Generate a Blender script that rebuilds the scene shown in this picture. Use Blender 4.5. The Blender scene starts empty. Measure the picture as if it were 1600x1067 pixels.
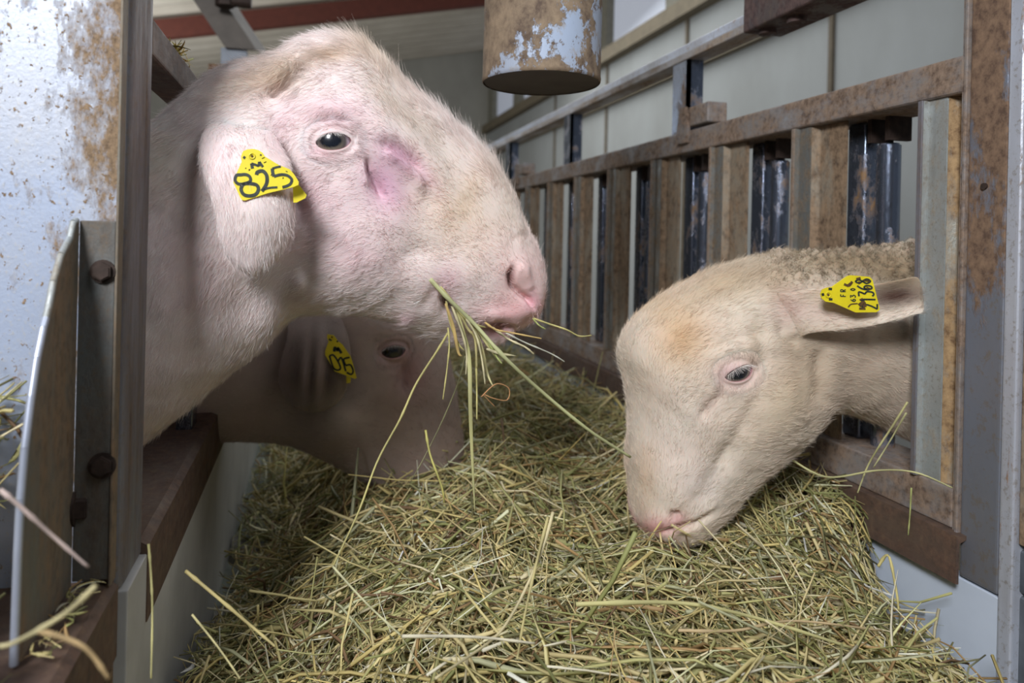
import bpy, bmesh, math, random
import numpy as np
from mathutils import Vector, Matrix, noise
from mathutils.bvhtree import BVHTree
rng = np.random.default_rng(7); random.seed(7)
SC = bpy.context.scene
COL = SC.collection

# ------------------------------------------------------------------ camera model (metres; trough runs along +Y)
f = 1100.; YAW = math.radians(13); ROLL = math.radians(1.3)
F = np.array([math.sin(YAW), math.cos(YAW), 0]); R0 = np.array([math.cos(YAW), -math.sin(YAW), 0]); U0 = np.array([0, 0, 1.])
_c, _s = math.cos(ROLL), math.sin(ROLL)
R = _c*R0+_s*U0; U = -_s*R0+_c*U0
_d = np.array([0, 1., 0]); PX = 490-f*(_d@R)/(_d@F); PY = 365+f*(_d@U)/(_d@F)
CAM = np.array([0, 0, .9])
def ray(px, py): return F+R*(px-PX)/f-U*(py-PY)/f
def atY(px, py, Y):
    d = ray(px, py); return CAM+d*(Y-CAM[1])/d[1]
def atX(px, py, X):
    d = ray(px, py); return CAM+d*(X-CAM[0])/d[0]
def atZ(px, py, Z):
    d = ray(px, py); return CAM+d*(Z-CAM[2])/d[2]
def proj(P):
    q = np.asarray(P, float)-CAM
    w = np.maximum(q@F, .02)
    return PX+f*(q@R)/w, PY-f*(q@U)/w

cam_data = bpy.data.cameras.new('camera'); cam = bpy.data.objects.new('camera', cam_data); COL.objects.link(cam)
cam.matrix_world = Matrix(((R[0], U[0], -F[0], CAM[0]), (R[1], U[1], -F[1], CAM[1]), (R[2], U[2], -F[2], CAM[2]), (0, 0, 0, 1)))
cam_data.sensor_width = 36; cam_data.lens = 36*f/1600; cam_data.clip_start = .02
cam_data.shift_x = (800-PX)/1600; cam_data.shift_y = (PY-533.5)/1600
cam_data.dof.use_dof = True; cam_data.dof.focus_distance = .60; cam_data.dof.aperture_fstop = 6.3
SC.camera = cam

# ------------------------------------------------------------------ helpers
def tag(o, label=None, cat=None, group=None, kind=None):
    if label: o['label'] = label
    if cat: o['category'] = cat
    if group: o['group'] = group
    if kind: o['kind'] = kind
    return o
def empty(name, loc, label, cat, group=None):
    o = bpy.data.objects.new(name, None); COL.objects.link(o); o.location = Vector(loc); o.empty_display_size = .05
    return tag(o, label, cat, group)
def adopt(o, parent):
    o.parent = parent
    t = Vector((0, 0, 0)); p = parent
    while p is not None:
        if p.type == 'EMPTY': t += p.location
        p = p.parent
    o.matrix_parent_inverse = Matrix.Translation(-t) if parent.type == 'EMPTY' else Matrix.Identity(4)
def mesh_np(name, V, faces, mat, parent=None, smooth=True, cols=None):
    me = bpy.data.meshes.new(name)
    if isinstance(faces, np.ndarray):
        n, k = faces.shape
        me.vertices.add(len(V)); me.vertices.foreach_set('co', np.asarray(V, np.float32).ravel())
        me.loops.add(n*k); me.loops.foreach_set('vertex_index', faces.astype(np.int32).ravel())
        me.polygons.add(n); me.polygons.foreach_set('loop_start', np.arange(0, n*k, k, dtype=np.int32))
        me.polygons.foreach_set('loop_total', np.full(n, k, np.int32)) if False else None
        me.update(calc_edges=True); me.validate()
    else:
        me.from_pydata([tuple(v) for v in V], [], [tuple(q) for q in faces]); me.update()
    if smooth: me.polygons.foreach_set('use_smooth', np.ones(len(me.polygons), bool))
    if cols is not None:
        a = me.color_attributes.new('Col', 'FLOAT_COLOR', 'POINT')
        c = np.ones((len(V), 4), np.float32); c[:, :3] = cols; a.data.foreach_set('color', c.ravel())
    me.materials.append(mat)
    o = bpy.data.objects.new(name, me); COL.objects.link(o)
    if parent is not None: adopt(o, parent)
    return o
class MB:
    def __init__(s): s.bm = bmesh.new()
    def box(s, x0, x1, y0, y1, z0, z1, bev=0.0):
        b = bmesh.new(); bmesh.ops.create_cube(b, size=1)
        for v in b.verts: v.co = Vector(((x0+x1)/2+v.co.x*(x1-x0), (y0+y1)/2+v.co.y*(y1-y0), (z0+z1)/2+v.co.z*(z1-z0)))
        if bev > 0: bmesh.ops.bevel(b, geom=list(b.edges), offset=bev, segments=3, affect='EDGES', profile=.6)
        s._add(b); return s
    def _add(s, b):
        m = bpy.data.meshes.new('tmp'); b.to_mesh(m); b.free(); s.bm.from_mesh(m); bpy.data.meshes.remove(m)
    def cyl(s, p0, p1, r, n=24, r2=None, bev=0):
        p0, p1 = Vector(p0), Vector(p1); d = p1-p0
        b = bmesh.new(); bmesh.ops.create_cone(b, cap_ends=True, segments=n, radius1=r, radius2=r if r2 is None else r2, depth=d.length)
        if bev: bmesh.ops.bevel(b, geom=[e for e in b.edges if abs(e.verts[0].co.z-e.verts[1].co.z) < 1e-6], offset=bev, segments=2, affect='EDGES')
        bmesh.ops.transform(b, matrix=Matrix.Translation((p0+p1)/2) @ d.to_track_quat('Z', 'Y').to_matrix().to_4x4(), verts=b.verts)
        s._add(b); return s
    def prism(s, pts, off, bev=0):
        """closed polygon pts (3D list) extruded by vector off"""
        b = bmesh.new(); off = Vector(off)
        a = [b.verts.new(Vector(p)) for p in pts]; c = [b.verts.new(Vector(p)+off) for p in pts]
        b.faces.new(a); b.faces.new(c[::-1]); n = len(pts)
        for i in range(n): b.faces.new((a[i], c[i], c[(i+1) % n], a[(i+1) % n]))
        bmesh.ops.recalc_face_normals(b, faces=b.faces)
        if bev: bmesh.ops.bevel(b, geom=list(b.edges), offset=bev, segments=2, affect='EDGES')
        s._add(b); return s
    def extrude_y(s, prof, y0, y1, bev=0): return s.prism([(x, y0, z) for x, z in prof], (0, y1-y0, 0), bev)
    def extrude_z(s, prof, z0, z1, bev=0): return s.prism([(x, y, z0) for x, y in prof], (0, 0, z1-z0), bev)
    def build(s, name, mat, parent=None, smooth=False):
        me = bpy.data.meshes.new(name); bmesh.ops.recalc_face_normals(s.bm, faces=s.bm.faces); s.bm.to_mesh(me); s.bm.free()
        me.materials.append(mat)
        if smooth: me.polygons.foreach_set('use_smooth', np.ones(len(me.polygons), bool)); me.set_sharp_from_angle(angle=math.radians(40))
        o = bpy.data.objects.new(name, me); COL.objects.link(o)
        if parent is not None: adopt(o, parent)
        return o

# ------------------------------------------------------------------ materials
def new_mat(name):
    m = bpy.data.materials.new(name); m.use_nodes = True; nt = m.node_tree; b = nt.nodes['Principled BSDF']; return m, nt, b
def N(nt, t, **kw):
    n = nt.nodes.new(t)
    for k, v in kw.items():
        if k in n.inputs.keys() if isinstance(k, str) else False: n.inputs[k].default_value = v
        else: setattr(n, k, v)
    return n
def noise_node(nt, coord, scale, stretch=(1, 1, 1), detail=6, rough=.6):
    mp = nt.nodes.new('ShaderNodeMapping'); mp.inputs['Scale'].default_value = stretch; nt.links.new(coord, mp.inputs[0])
    n = nt.nodes.new('ShaderNodeTexNoise'); n.inputs['Scale'].default_value = scale; n.inputs['Detail'].default_value = detail; n.inputs['Roughness'].default_value = rough
    nt.links.new(mp.outputs[0], n.inputs['Vector']); return n.outputs['Fac']
def ramp(nt, fac, stops):
    r = nt.nodes.new('ShaderNodeValToRGB'); nt.links.new(fac, r.inputs[0]); e = r.color_ramp.elements
    while len(e) < len(stops): e.new(.5)
    for i, (p, c) in enumerate(stops):
        e[i].position = p; e[i].color = (*c, 1) if not isinstance(c, (int, float)) else (c, c, c, 1)
    return r.outputs[0]
def mixc(nt, fac, a, b, mode='MIX'):
    m = nt.nodes.new('ShaderNodeMix'); m.data_type = 'RGBA'; m.blend_type = mode
    for sock, v in ((m.inputs[0], fac), (m.inputs[6], a), (m.inputs[7], b)):
        if isinstance(v, bpy.types.NodeSocket): nt.links.new(v, sock)
        elif isinstance(v, (int, float)): sock.default_value = v
        else: sock.default_value = (*v, 1)
    return m.outputs[2]
def bump(nt, b, h, strength=.3, dist=.002):
    n = nt.nodes.new('ShaderNodeBump'); n.inputs['Strength'].default_value = strength; n.inputs['Distance'].default_value = dist
    nt.links.new(h, n.inputs['Height']); nt.links.new(n.outputs[0], b.inputs['Normal'])
def rusty(name, paint, rust=((.10, .05, .03), (.30, .17, .08)), amt=.5, scale=14, stretch=(1, 1, .5), soft=.06, rough=.45, metal=.4, dirt=(.20, .15, .09), dirt_amt=.35, extra=None):
    m, nt, b = new_mat(name); tc = nt.nodes.new('ShaderNodeTexCoord').outputs['Object']
    n1 = noise_node(nt, tc, scale*1.7, stretch, 12, .74)
    n2 = noise_node(nt, tc, scale*9, (1, 1, .8), 8, .7)
    n3 = noise_node(nt, tc, scale*.45, stretch, 4, .5)
    msrc = n1
    if extra is not None: msrc = extra(nt, tc, n1)
    th = 1-amt
    lo, hi = .5+(th-.5)*.42-soft/2, .5+(th-.5)*.42+soft/2
    mask = ramp(nt, msrc, [(max(0, lo), 0.), (min(1, hi), 1.)])
    rc = ramp(nt, n2, [(.36, rust[0]), (.5, tuple((a_*.4+b_*.6) for a_, b_ in zip(*rust))), (.64, rust[1])])
    dc = mixc(nt, ramp(nt, n3, [(.42, 0.), (.62, dirt_amt)]), paint, dirt)
    pc = mixc(nt, ramp(nt, n2, [(.54, 0.), (.64, .5)]), dc, dirt)
    col = mixc(nt, mask, pc, rc); nt.links.new(col, b.inputs['Base Color'])
    rr = ramp(nt, mask, [(0, rough), (1, .85)]); nt.links.new(rr, b.inputs['Roughness'])
    mm = ramp(nt, mask, [(0, metal), (1, 0.)]); nt.links.new(mm, b.inputs['Metallic'])
    h = mixc(nt, .5, mask, n2); bump(nt, b, h, .5, .0014)
    return m
def plain(name, col, rough=.6, metal=0, var=.15, scale=20, **kw):
    m, nt, b = new_mat(name); tc = nt.nodes.new('ShaderNodeTexCoord').outputs['Object']
    n = noise_node(nt, tc, scale); c2 = tuple(max(0, c*(1-var*2)) for c in col)
    nt.links.new(ramp(nt, n, [(.3, c2), (.7, col)]), b.inputs['Base Color'])
    b.inputs['Roughness'].default_value = rough; b.inputs['Metallic'].default_value = metal
    for k, v in kw.items(): b.inputs[k].default_value = v
    return m
def attr_mat(name, rough=.6, sub=0, spec=.3, trans=0, bumps=None, noise_amt=0.):
    m, nt, b = new_mat(name); a = nt.nodes.new('ShaderNodeAttribute'); a.attribute_name = 'Col'; c = a.outputs['Color']
    tc = nt.nodes.new('ShaderNodeTexCoord').outputs['Object']
    if noise_amt:
        c = mixc(nt, ramp(nt, noise_node(nt, tc, 160), [(.35, 0.), (.65, noise_amt)]), c, (.35, .22, .16), 'MULTIPLY')
    nt.links.new(c, b.inputs['Base Color']); b.inputs['Roughness'].default_value = rough; b.inputs['Specular IOR Level'].default_value = spec
    if sub:
        b.inputs['Subsurface Weight'].default_value = sub; b.inputs['Subsurface Radius'].default_value = (1, .35, .25); b.inputs['Subsurface Scale'].default_value = .006
    if bumps: bump(nt, b, noise_node(nt, tc, bumps[0], detail=4), bumps[1], .001)
    if trans:
        t = nt.nodes.new('ShaderNodeBsdfTranslucent'); nt.links.new(c, t.inputs[0]); mx = nt.nodes.new('ShaderNodeMixShader'); mx.inputs[0].default_value = trans
        nt.links.new(b.outputs[0], mx.inputs[1]); nt.links.new(t.outputs[0], mx.inputs[2]); nt.links.new(mx.outputs[0], nt.nodes['Material Output'].inputs[0])
    return m

def left_plate_extra(nt, tc, n1):   # rust bleeds in from the folded edge of the plate
    sx = nt.nodes.new('ShaderNodeSeparateXYZ'); nt.links.new(tc, sx.inputs[0])
    mr = nt.nodes.new('ShaderNodeMapRange'); mr.inputs[1].default_value = -.168; mr.inputs[2].default_value = -.128; mr.inputs[3].default_value = -.06; mr.inputs[4].default_value = .16
    nt.links.new(sx.outputs[0], mr.inputs[0])
    ad = nt.nodes.new('ShaderNodeMath'); ad.operation = 'ADD'; nt.links.new(mr.outputs[0], ad.inputs[0]); nt.links.new(n1, ad.inputs[1])
    sp = noise_node(nt, tc, 260, (1, 1, .8), 3, .6)   # spatter specks
    s2 = nt.nodes.new('ShaderNodeMath'); s2.operation = 'MULTIPLY_ADD'; nt.links.new(ramp(nt, sp, [(.60, 0.), (.66, 1.)]), s2.inputs[0]); s2.inputs[1].default_value = .25; nt.links.new(ad.outputs[0], s2.inputs[2])
    return s2.outputs[0]
M = {}
M['plate'] = rusty('galvanised_plate', (.42, .49, .63), ((.13, .085, .05), (.32, .22, .13)), .30, 34, (1, 1, .5), .16, .42, .25, (.55, .52, .46), .35, left_plate_extra)
M['plate_edge'] = rusty('plate_edge', (.24, .25, .29), ((.07, .045, .03), (.16, .10, .06)), .45, 22, (1, 1, .15), .3, .4, .5)
M['bracket'] = rusty('bracket_steel', (.20, .21, .19), ((.12, .07, .035), (.28, .18, .10)), .5, 16, (1, 1, .25), .3, .5, .4)
M['bracket_leaf'] = rusty('bracket_leaf', (.17, .20, .21), ((.06, .04, .025), (.13, .09, .06)), .4, 24, (1, 1, .4), .3, .45, .5)
M['bolt'] = plain('bolt_rust', (.07, .045, .035), .7, .3, .3, 120)
M['darkrail'] = rusty('dark_red_brown_rail', (.11, .075, .065), ((.05, .03, .022), (.15, .08, .05)), .5, 12, (1, .4, 1), .3, .5, .2)
M['rail'] = rusty('rusty_rail', (.34, .35, .37), ((.11, .07, .048), (.32, .23, .165)), .66, 15, (1, .7, 1), .25, .5, .3)
M['rail_top'] = rusty('upper_rail', (.55, .56, .60), ((.20, .13, .08), (.46, .36, .26)), .42, 13, (1, .3, 1), .2, .4, .4)
M['darkflange'] = rusty('dark_flange', (.20, .22, .22), ((.10, .07, .045), (.26, .19, .12)), .5, 26, (1, 1, .6), .2, .4, .4)
M['lip'] = rusty('brown_lip', (.34, .30, .27), ((.12, .08, .05), (.32, .22, .15)), .6, 26, (1, 1, .6), .2, .5, .2)
M['zinc'] = rusty('zinc_flange', (.46, .50, .50), ((.17, .12, .07), (.36, .29, .19)), .30, 26, (1, 1, .6), .2, .38, .5)
M['zpanel'] = rusty('zinc_panel', (.40, .43, .40), ((.15, .085, .04), (.42, .28, .14)), .60, 13, (1, 1, .4), .18, .4, .5)
M['rustpanel'] = rusty('rust_panel', (.40, .38, .31), ((.11, .07, .042), (.32, .22, .135)), .72, 12, (1, 1, .4), .25, .6, .2)
def _zgrad(nt, tc, n1):
    sx = nt.nodes.new('ShaderNodeSeparateXYZ'); nt.links.new(tc, sx.inputs[0])
    mr = nt.nodes.new('ShaderNodeMapRange'); mr.inputs[1].default_value = .70; mr.inputs[2].default_value = .96; mr.inputs[3].default_value = -.22; mr.inputs[4].default_value = .09
    nt.links.new(sx.outputs[2], mr.inputs[0])
    ad = nt.nodes.new('ShaderNodeMath'); ad.operation = 'ADD'; nt.links.new(mr.outputs[0], ad.inputs[0]); nt.links.new(n1, ad.inputs[1]); return ad.outputs[0]
M['post'] = rusty('blue_grey_post', (.20, .23, .29), ((.10, .06, .04), (.25, .16, .10)), .5, 15, (1, 1, .45), .08, .42, .35, extra=_zgrad)
M['paleedge'] = rusty('pale_edge', (.62, .68, .80), ((.25, .14, .08), (.4, .25, .15)), .2, 25, (1, 1, .3), .06, .35, .3)
M['tube'] = rusty('polished_dark_tube', (.20, .24, .32), ((.12, .07, .03), (.34, .20, .09)), .30, 18, (1, 1, .5), .12, .16, .85, (.08, .08, .09), .2)
M['cylinder'] = rusty('old_blue_cylinder', (.34, .43, .58), ((.09, .06, .042), (.27, .20, .13)), .58, 7, (1, 1, .8), .02, .6, .1, (.30, .23, .14), .4)
M['cap'] = plain('dark_cap', (.12, .11, .10), .8)
M['poly'] = plain('white_polythene', (.62, .70, .82), .35, 0, .06, 9)
M['poly_left'] = plain('grey_white_board', (.62, .62, .60), .4, 0, .14, 12)
M['belt'] = plain('green_grey_belt', (.13, .15, .11), .7, 0, .35, 25)
M['concrete'] = None
def wall_mat(name, c1, c2, seam=None):
    m, nt, b = new_mat(name); tc = nt.nodes.new('ShaderNodeTexCoord').outputs['Object']
    n = noise_node(nt, tc, 1.6, (1, 1, .6), 7); c = ramp(nt, n, [(.3, c1), (.7, c2)])
    if seam:
        w = nt.nodes.new('ShaderNodeTexWave'); w.wave_type = 'BANDS'; w.bands_direction = seam[0]; w.inputs['Scale'].default_value = seam[1]; w.inputs['Distortion'].default_value = 0
        nt.links.new(tc, w.inputs[0]); c = mixc(nt, ramp(nt, w.outputs['Fac'], [(.0, 1.), (seam[2], 0.)]), c, tuple(x*.45 for x in c1))
    nt.links.new(c, b.inputs['Base Color']); b.inputs['Roughness'].default_value = .9; return m
M['wall'] = wall_mat('concrete_wall', (.29, .30, .29), (.38, .40, .40), None)
M['roof'] = wall_mat('fibre_cement', (.50, .45, .37), (.66, .61, .52))
M['floor'] = wall_mat('barn_floor', (.10, .08, .06), (.17, .14, .10))
M['red'] = plain('red_oxide', (.16, .04, .025), .6)
M['window'] = None
m, nt, b = new_mat('daylit_window'); b.inputs['Base Color'].default_value = (.75, .8, .9, 1); b.inputs['Emission Color'].default_value = (.62, .68, .86, 1); b.inputs['Emission Strength'].default_value = .16; M['window'] = m

# ------------------------------------------------------------------ the barn
def struct(name, mb, mat): return tag(mb.build(name, mat), kind='structure')
struct('floor', MB().box(-6, 6, -3, 12, -.05, 0), M['floor'])
struct('wall_right', MB().box(2.2, 2.35, -.5, 9, 0, 2.26), M['wall'])
seam = MB()
for y in (1.45, 2.66, 3.9, 5.1, 6.3): seam.box(2.185, 2.2, y-.012, y+.012, 0, 2.26)
struct('trim_1', seam, plain('joint_brown', (.17, .14, .10), .9))
struct('trim_2', MB().box(2.12, 2.36, -.5, 9, 2.26, 2.36).box(2.15, 2.36, -.5, 9, 1.93, 1.96), plain('eave_timber', (.20, .165, .11), .8))
k = 0
for i in range(7):
    y0 = .6+i*1.2
    struct('window_%d' % (i+1), MB().box(2.26, 2.28, y0, y0+.95, 2.36, 3.15), M['window'])
wf = MB()
for i in range(8):
    y0 = .35+i*1.2; wf.box(2.2, 2.34, y0, y0+.25, 2.36, 3.3)
struct('trim_3', wf, plain('window_mullions', (.26, .25, .20), .8))
struct('wall_left', MB().box(-2.7, -2.55, 2.0, 9, 0, 2.6), wall_mat('left_wall', (.12, .10, .08), (.2, .17, .13)))
struct('wall_far', MB().box(-6, 2.35, 9, 9.15, 0, 3.6), wall_mat('far_wall', (.34, .33, .29), (.46, .45, .40)))
# corrugated roof sloping up to the right: sheets run along the slope
nx, ny = 2, 420; X = np.array([-6., 6.]); Yr = np.linspace(2.2, 9.2, ny)
V = np.array([(x, y, 2.93+.2*x+.03*math.sin(y*2*math.pi/.24)) for y in Yr for x in X]); Fq = np.array([(2*i, 2*i+1, 2*i+3, 2*i+2) for i in range(ny-1)])
ro = mesh_np('ceiling', V, Fq, M['roof']); tag(ro, kind='structure')
for i, (y, h) in enumerate(((6.2, .16), (3.4, .12))):
    pb = MB().prism([(-6, y, 2.93-1.2-h-.05), (6, y, 2.93+1.2-h-.05), (6, y, 2.93+1.2-.05), (-6, y, 2.93-1.2-.05)], (0, .09, 0))
    struct('trim_%d' % (4+i), pb, M['red'] if i == 0 else M['red'])

# ------------------------------------------------------------------ right feeding barrier
XR = .596
barrier = empty('feeding_barrier', (XR+.03, .55, 0), 'rusty steel feeding fence with upright slats and rollers on the right of the trough', 'fence', None)
MB().box(XR-.002, XR+.066, .5428, 4.6, 1.047, 1.083, .004).build('top_rail', M['rail'], barrier)
# sill: box with an angle iron lip hanging over the board
MB().box(XR-.001, XR+.07, .5475, 4.6, .634, .672, .003).build('sill_rail', M['rail'], barrier)
MB().extrude_y([(XR-.012, .590), (XR-.009, .590), (XR-.009, .627), (XR-.001, .630), (XR+.02, .630), (XR+.02, .634), (XR-.012, .634)], .5315, 4.6).build('lip_rail', M['darkrail'], barrier)
# corner post in front
MB().box(XR-.001, XR+.045, .5005, .5388, .594, 1.5, .003).build('corner_post', M['post'], barrier)
MB().box(XR-.002, XR+.03, .4868, .5003, .45, 1.5, .003).build('post_flange', M['paleedge'], barrier)
MB().box(XR-.004, XR+.01, .5392, .5425, .632, 1.5, .001).box(XR-.001, XR+.01, .5428, .547, .632, 1.5, .001).build('post_edge_strip', M['rail'], barrier)
MB().box(XR+.003, XR+.04, .30, .4862, .645, 1.5, .002).build('outer_panel', M['rustpanel'], barrier)
MB().cyl((XR-.0005, .521, .957), (XR-.003, .521, .957), .003, 12).build('bolt', M['bolt'], barrier)
PITCH = .193
edges = [.590+PITCH*i for i in range(19)]
for i, y in enumerate(edges):
    # folded sheet upright: narrow lip, bright flange, rusty web
    pr = [(XR+.005, y-.002), (XR-.004, y), (XR-.004, y-.003), (XR+.002, y-.005), (XR+.002, y-.030), (XR+.012, y-.034), (XR+.012, y-.075), (XR+.015, y-.075), (XR+.015, y-.031), (XR+.005, y-.027)]
    MB().extrude_z([(XR+.006, y+.001), (XR-.004, y+.002), (XR-.004, y-.003), (XR+.002, y-.004), (XR+.002, y-.026), (XR+.006, y-.026)], .672, 1.047, .0006).build('slat_flange', M['zinc'] if i == 0 else M['darkflange'], barrier)
    MB().box(XR-.0048, XR+.007, y-.0028, y+.0026, .672, 1.047, .0006).build('slat_lip', M['plate_edge'] if i == 0 else M['lip'], barrier)
    MB().extrude_z([(XR+.002, y-.0262), (XR+.010, y-.033), (XR+.010, max(y-.075, .5475)), (XR+.014, max(y-.075, .5475)), (XR+.014, y-.031), (XR+.006, y-.0262)], .672, 1.047, .0006).build('slat_web', M['zpanel'] if i == 0 else M['rustpanel'], barrier)
    if i == 0: continue
    yt = y-.075-.012+.03
    MB().box(XR+.035, XR+.055, yt-.02, yt+.008, .672, 1.047, .004).build('square_tube', M['tube'], barrier, True)
    yc = yt-.045
    rl = MB().cyl((XR+.045, yc, .66), (XR+.045, yc, 1.018), .0125, 28, bev=.002).build('roller_tube', M['tube'], barrier, True)
    pin = MB().cyl((XR+.045, yc, 1.018), (XR+.045, yc, 1.05), .0045, 12).box(XR+.03, XR+.06, yc-.016, yc-.010, 1.02, 1.05).box(XR+.03, XR+.06, yc+.010, yc+.016, 1.02, 1.05).build('pivot_pin', M['bolt'], barrier)
# upper hand rail and its short uprights
MB().box(XR, XR+.035, .66, 4.9, 1.203, 1.2155, .002).build('hand_rail', M['rail_top'], barrier)
MB().box(XR+.002, XR+.035, .66, 4.9, 1.2158, 1.230, .002).build('rail_cap', M['paleedge'], barrier)
for y in (1.058, 1.60, 2.14, 2.68, 3.2, 3.7):
    MB().box(XR+.002, XR+.03, y, y+.006, 1.083, 1.205).box(XR+.002, XR+.008, y, y+.05, 1.083, 1.205).build('rail_upright', M['tube'], barrier)
def latch(y):
    pl = MB().prism([(XR-.008, y, 1.062), (XR-.008, y+.032, 1.062), (XR-.008, y+.036, 1.075), (XR-.008, y+.028, 1.118), (XR-.008, y+.018, 1.122), (XR-.008, y+.008, 1.122), (XR-.008, y-.001, 1.085)], (.006, 0, 0), .001)
    pl.box(XR-.004, XR+.03, y-.055, y+.004, 1.088, 1.120, .003)
    return pl
MB_l = latch(1.04).build('latch_block', M['rail'], barrier)
latch(2.02).build('latch_block', M['rail'], barrier)
# dark square housing gripping the hand rail
MB().box(XR-.012, XR+.05, .62, .886, 1.196, 1.262, .004).cyl((XR+.01, .80, 1.196), (XR+.01, .80, 1.188), .012, 16).cyl((XR+.01, .86, 1.196), (XR+.01, .86, 1.190), .012, 16).build('rail_housing', rusty('housing', (.10, .075, .08), ((.05, .03, .03), (.14, .09, .08)), .5, 14), barrier)
# near outer equipment at the picture's right edge
nb = empty('grey_steel_box', (.70, .42, 0), 'dark grey painted steel box at the lower right corner beside the post', 'box')
MB().box(.603, .80, .30, .4975, .0, .600, .004).build('box_body', plain('grey_box', (.16, .18, .20), .45, .3, .2, 30), nb)
MB().box(.6025, .81, .30, .4985, .602, .640, .004).build('box_lid', plain('grey_lid', (.13, .15, .17), .4, .3, .2, 30), nb)

# side boards and belt
bd = MB().box(XR, XR+.014, .497, 4.8, .38, .592, .0015).build('side_board', M['poly'])
tag(bd, 'white polythene side board along the right of the hay trough', 'board')
bd = MB().box(-.128, -.114, .503, 4.8, .36, .662, .0015).build('side_board', M['poly_left'])
tag(bd, 'grey white side board in shade along the left of the hay trough', 'board')
bd = MB().box(-.137, -.124, .25, .490, .36, .650, .0015).build('side_board', M['poly_left'])
tag(bd, 'short white board under the near dark rail in the lower left corner', 'board')
bl = MB().box(-.12, XR, .1, 4.8, .40, .412).box(-.1, XR-.04, .3, 4.8, 0, .40).build('feed_belt', M['belt'])
tag(bl, 'green grey feed belt floor of the trough under the hay', 'belt')

# ------------------------------------------------------------------ left barrier
XL = -.119
lb = empty('feeding_barrier', (XL-.05, .55, 0), 'dark steel feeding fence on the left with pale blue plate and bolted bracket', 'fence')
MB().box(-.62, XL-.003, .500, .505, .45, 1.5, .0015).build('face_plate', M['plate'], lb)
MB().extrude_z([(XL-.006, .5), (XL-.002, .5008), (XL, .503), (XL+.001, .510), (XL+.001, .556), (XL-.003, .556), (XL-.003, .506), (XL-.006, .505)], .664, 1.5, .0005).build('folded_edge', M['plate_edge'], lb, True)
MB().box(XL-.07, XL-.004, .507, .556, .20, 1.5, .002).build('post', M['plate_edge'], lb)
MB().box(XL-.03, XL+.001, .556, 4.6, 1.028, 1.056, .003).build('top_rail', M['darkrail'], lb)
MB().extrude_y([(XL-.075, .672), (XL-.001, .672), (XL+.006, .668), (XL+.006, .612), (XL+.002, .612), (XL+.002, .662), (XL-.075, .668)], .557, 4.6).build('lip_rail', M['darkrail'], lb)
MB().box(XL-.05, XL-.012, .557, 4.6, .58, .667).build('sill_rail', M['darkrail'], lb)
for y in (.86, 1.19, 1.33, 1.52, 1.66, 1.85, 2.0, 2.2, 2.4, 2.6, 2.8, 3.1, 3.4, 3.8):
    MB().box(XL-.03, XL-.012, y, y+.035, .667, 1.028, .002).build('slat', M['rustpanel'] if int(y*10) % 2 else M['tube'], lb)
# near angle rail carrying spilled hay
MB().extrude_y([(-.30, .672), (-.124, .672), (-.119, .668), (-.119, .622), (-.123, .622), (-.123, .664), (-.30, .666)], .20, .4985).build('near_rail', M['darkrail'], lb)
# bolted bracket: leaf against the post + curved fin
XF0 = atY(122, 450, .488)[0]
br = MB().box(XF0, -.1225, .488, .496, .677, .905, .001).build('bracket_leaf', M['bracket_leaf'], lb)
MB().box(-.1225, -.1208, .487, .499, .673, 1.5, .0006).build('edge_strip', M['bracket'], lb)
XF = atY(122, 450, .488)[0]-.0035
fin = [(104, 372), (90, 398), (78, 440), (70, 482), (66, 497), (62, 512), (52, 560), (43, 620), (33, 700), (26, 780), (22, 858)]
fp = [Vector((XF, min(.4875, atX(x, y, XF)[1]), atX(x, y, XF)[2])) for x, y in fin]
yb = fp[-1].y
fp = [Vector((XF, .4875, .905)), Vector((XF, (.4875+fp[0].y)/2, .9035))]+fp+[Vector((XF, yb-.002, .6745)), Vector((XF, .4875, .6745))]
fb = MB(); n_ = len(fp)-1   # fan of quads from the straight back edge keeps the curved fin clean
for p, q in zip(fp[:-2], fp[1:-1]):
    fb.prism([p, q, Vector((XF, .4876, q.z)), Vector((XF, .4876, p.z))] if abs(p.y-.4875) > 1e-5 else [p, q, Vector((XF, .4876, q.z))], (.0035, 0, 0))
fb.build('bracket_fin', M['bracket'], lb)
fe = MB()
for p, q in zip(fp[6:-2], fp[7:-1]): fe.cyl(p+Vector((.00175, 0, 0)), q+Vector((.00175, 0, 0)), .0021, 10)
fe.build('fin_edge', plain('lit_cut_edge', (.55, .60, .72), .35, .5), lb, True)  # light catching the fin's lower edge, painted as a paler colour
fe = MB()
for p, q in zip(fp[0:6], fp[1:7]): fe.cyl(p+Vector((.00175, 0, 0)), q+Vector((.00175, 0, 0)), .0020, 10)
fe.build('fin_edge', M['zinc'], lb, True)
def bolt(c, ax, r, h):
    c = Vector(c); ax = Vector(ax)
    return MB().cyl(c, c+ax*h, r, 6, bev=.0008).cyl(c, c+ax*.0015, r*1.25, 20).build('bolt_head', M['bolt'], lb)
bolt(atY(161, 424, .4878), (0, -1, 0), .0060, .005)
bolt(atY(160, 727, .4878), (0, -1, 0), .0066, .005)
bolt((XF+.0036, atX(110, 790, XF)[1], atX(110, 790, XF)[2]), (1, 0, 0), .0105, .008)
# lower fitting on the far left of the bracket
MB().box(-.20, -.15, .36, .372, .690, .71, .002).box(-.175, -.162, .36, .38, .672, .70).build('clip', M['bolt'], lb)

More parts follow.
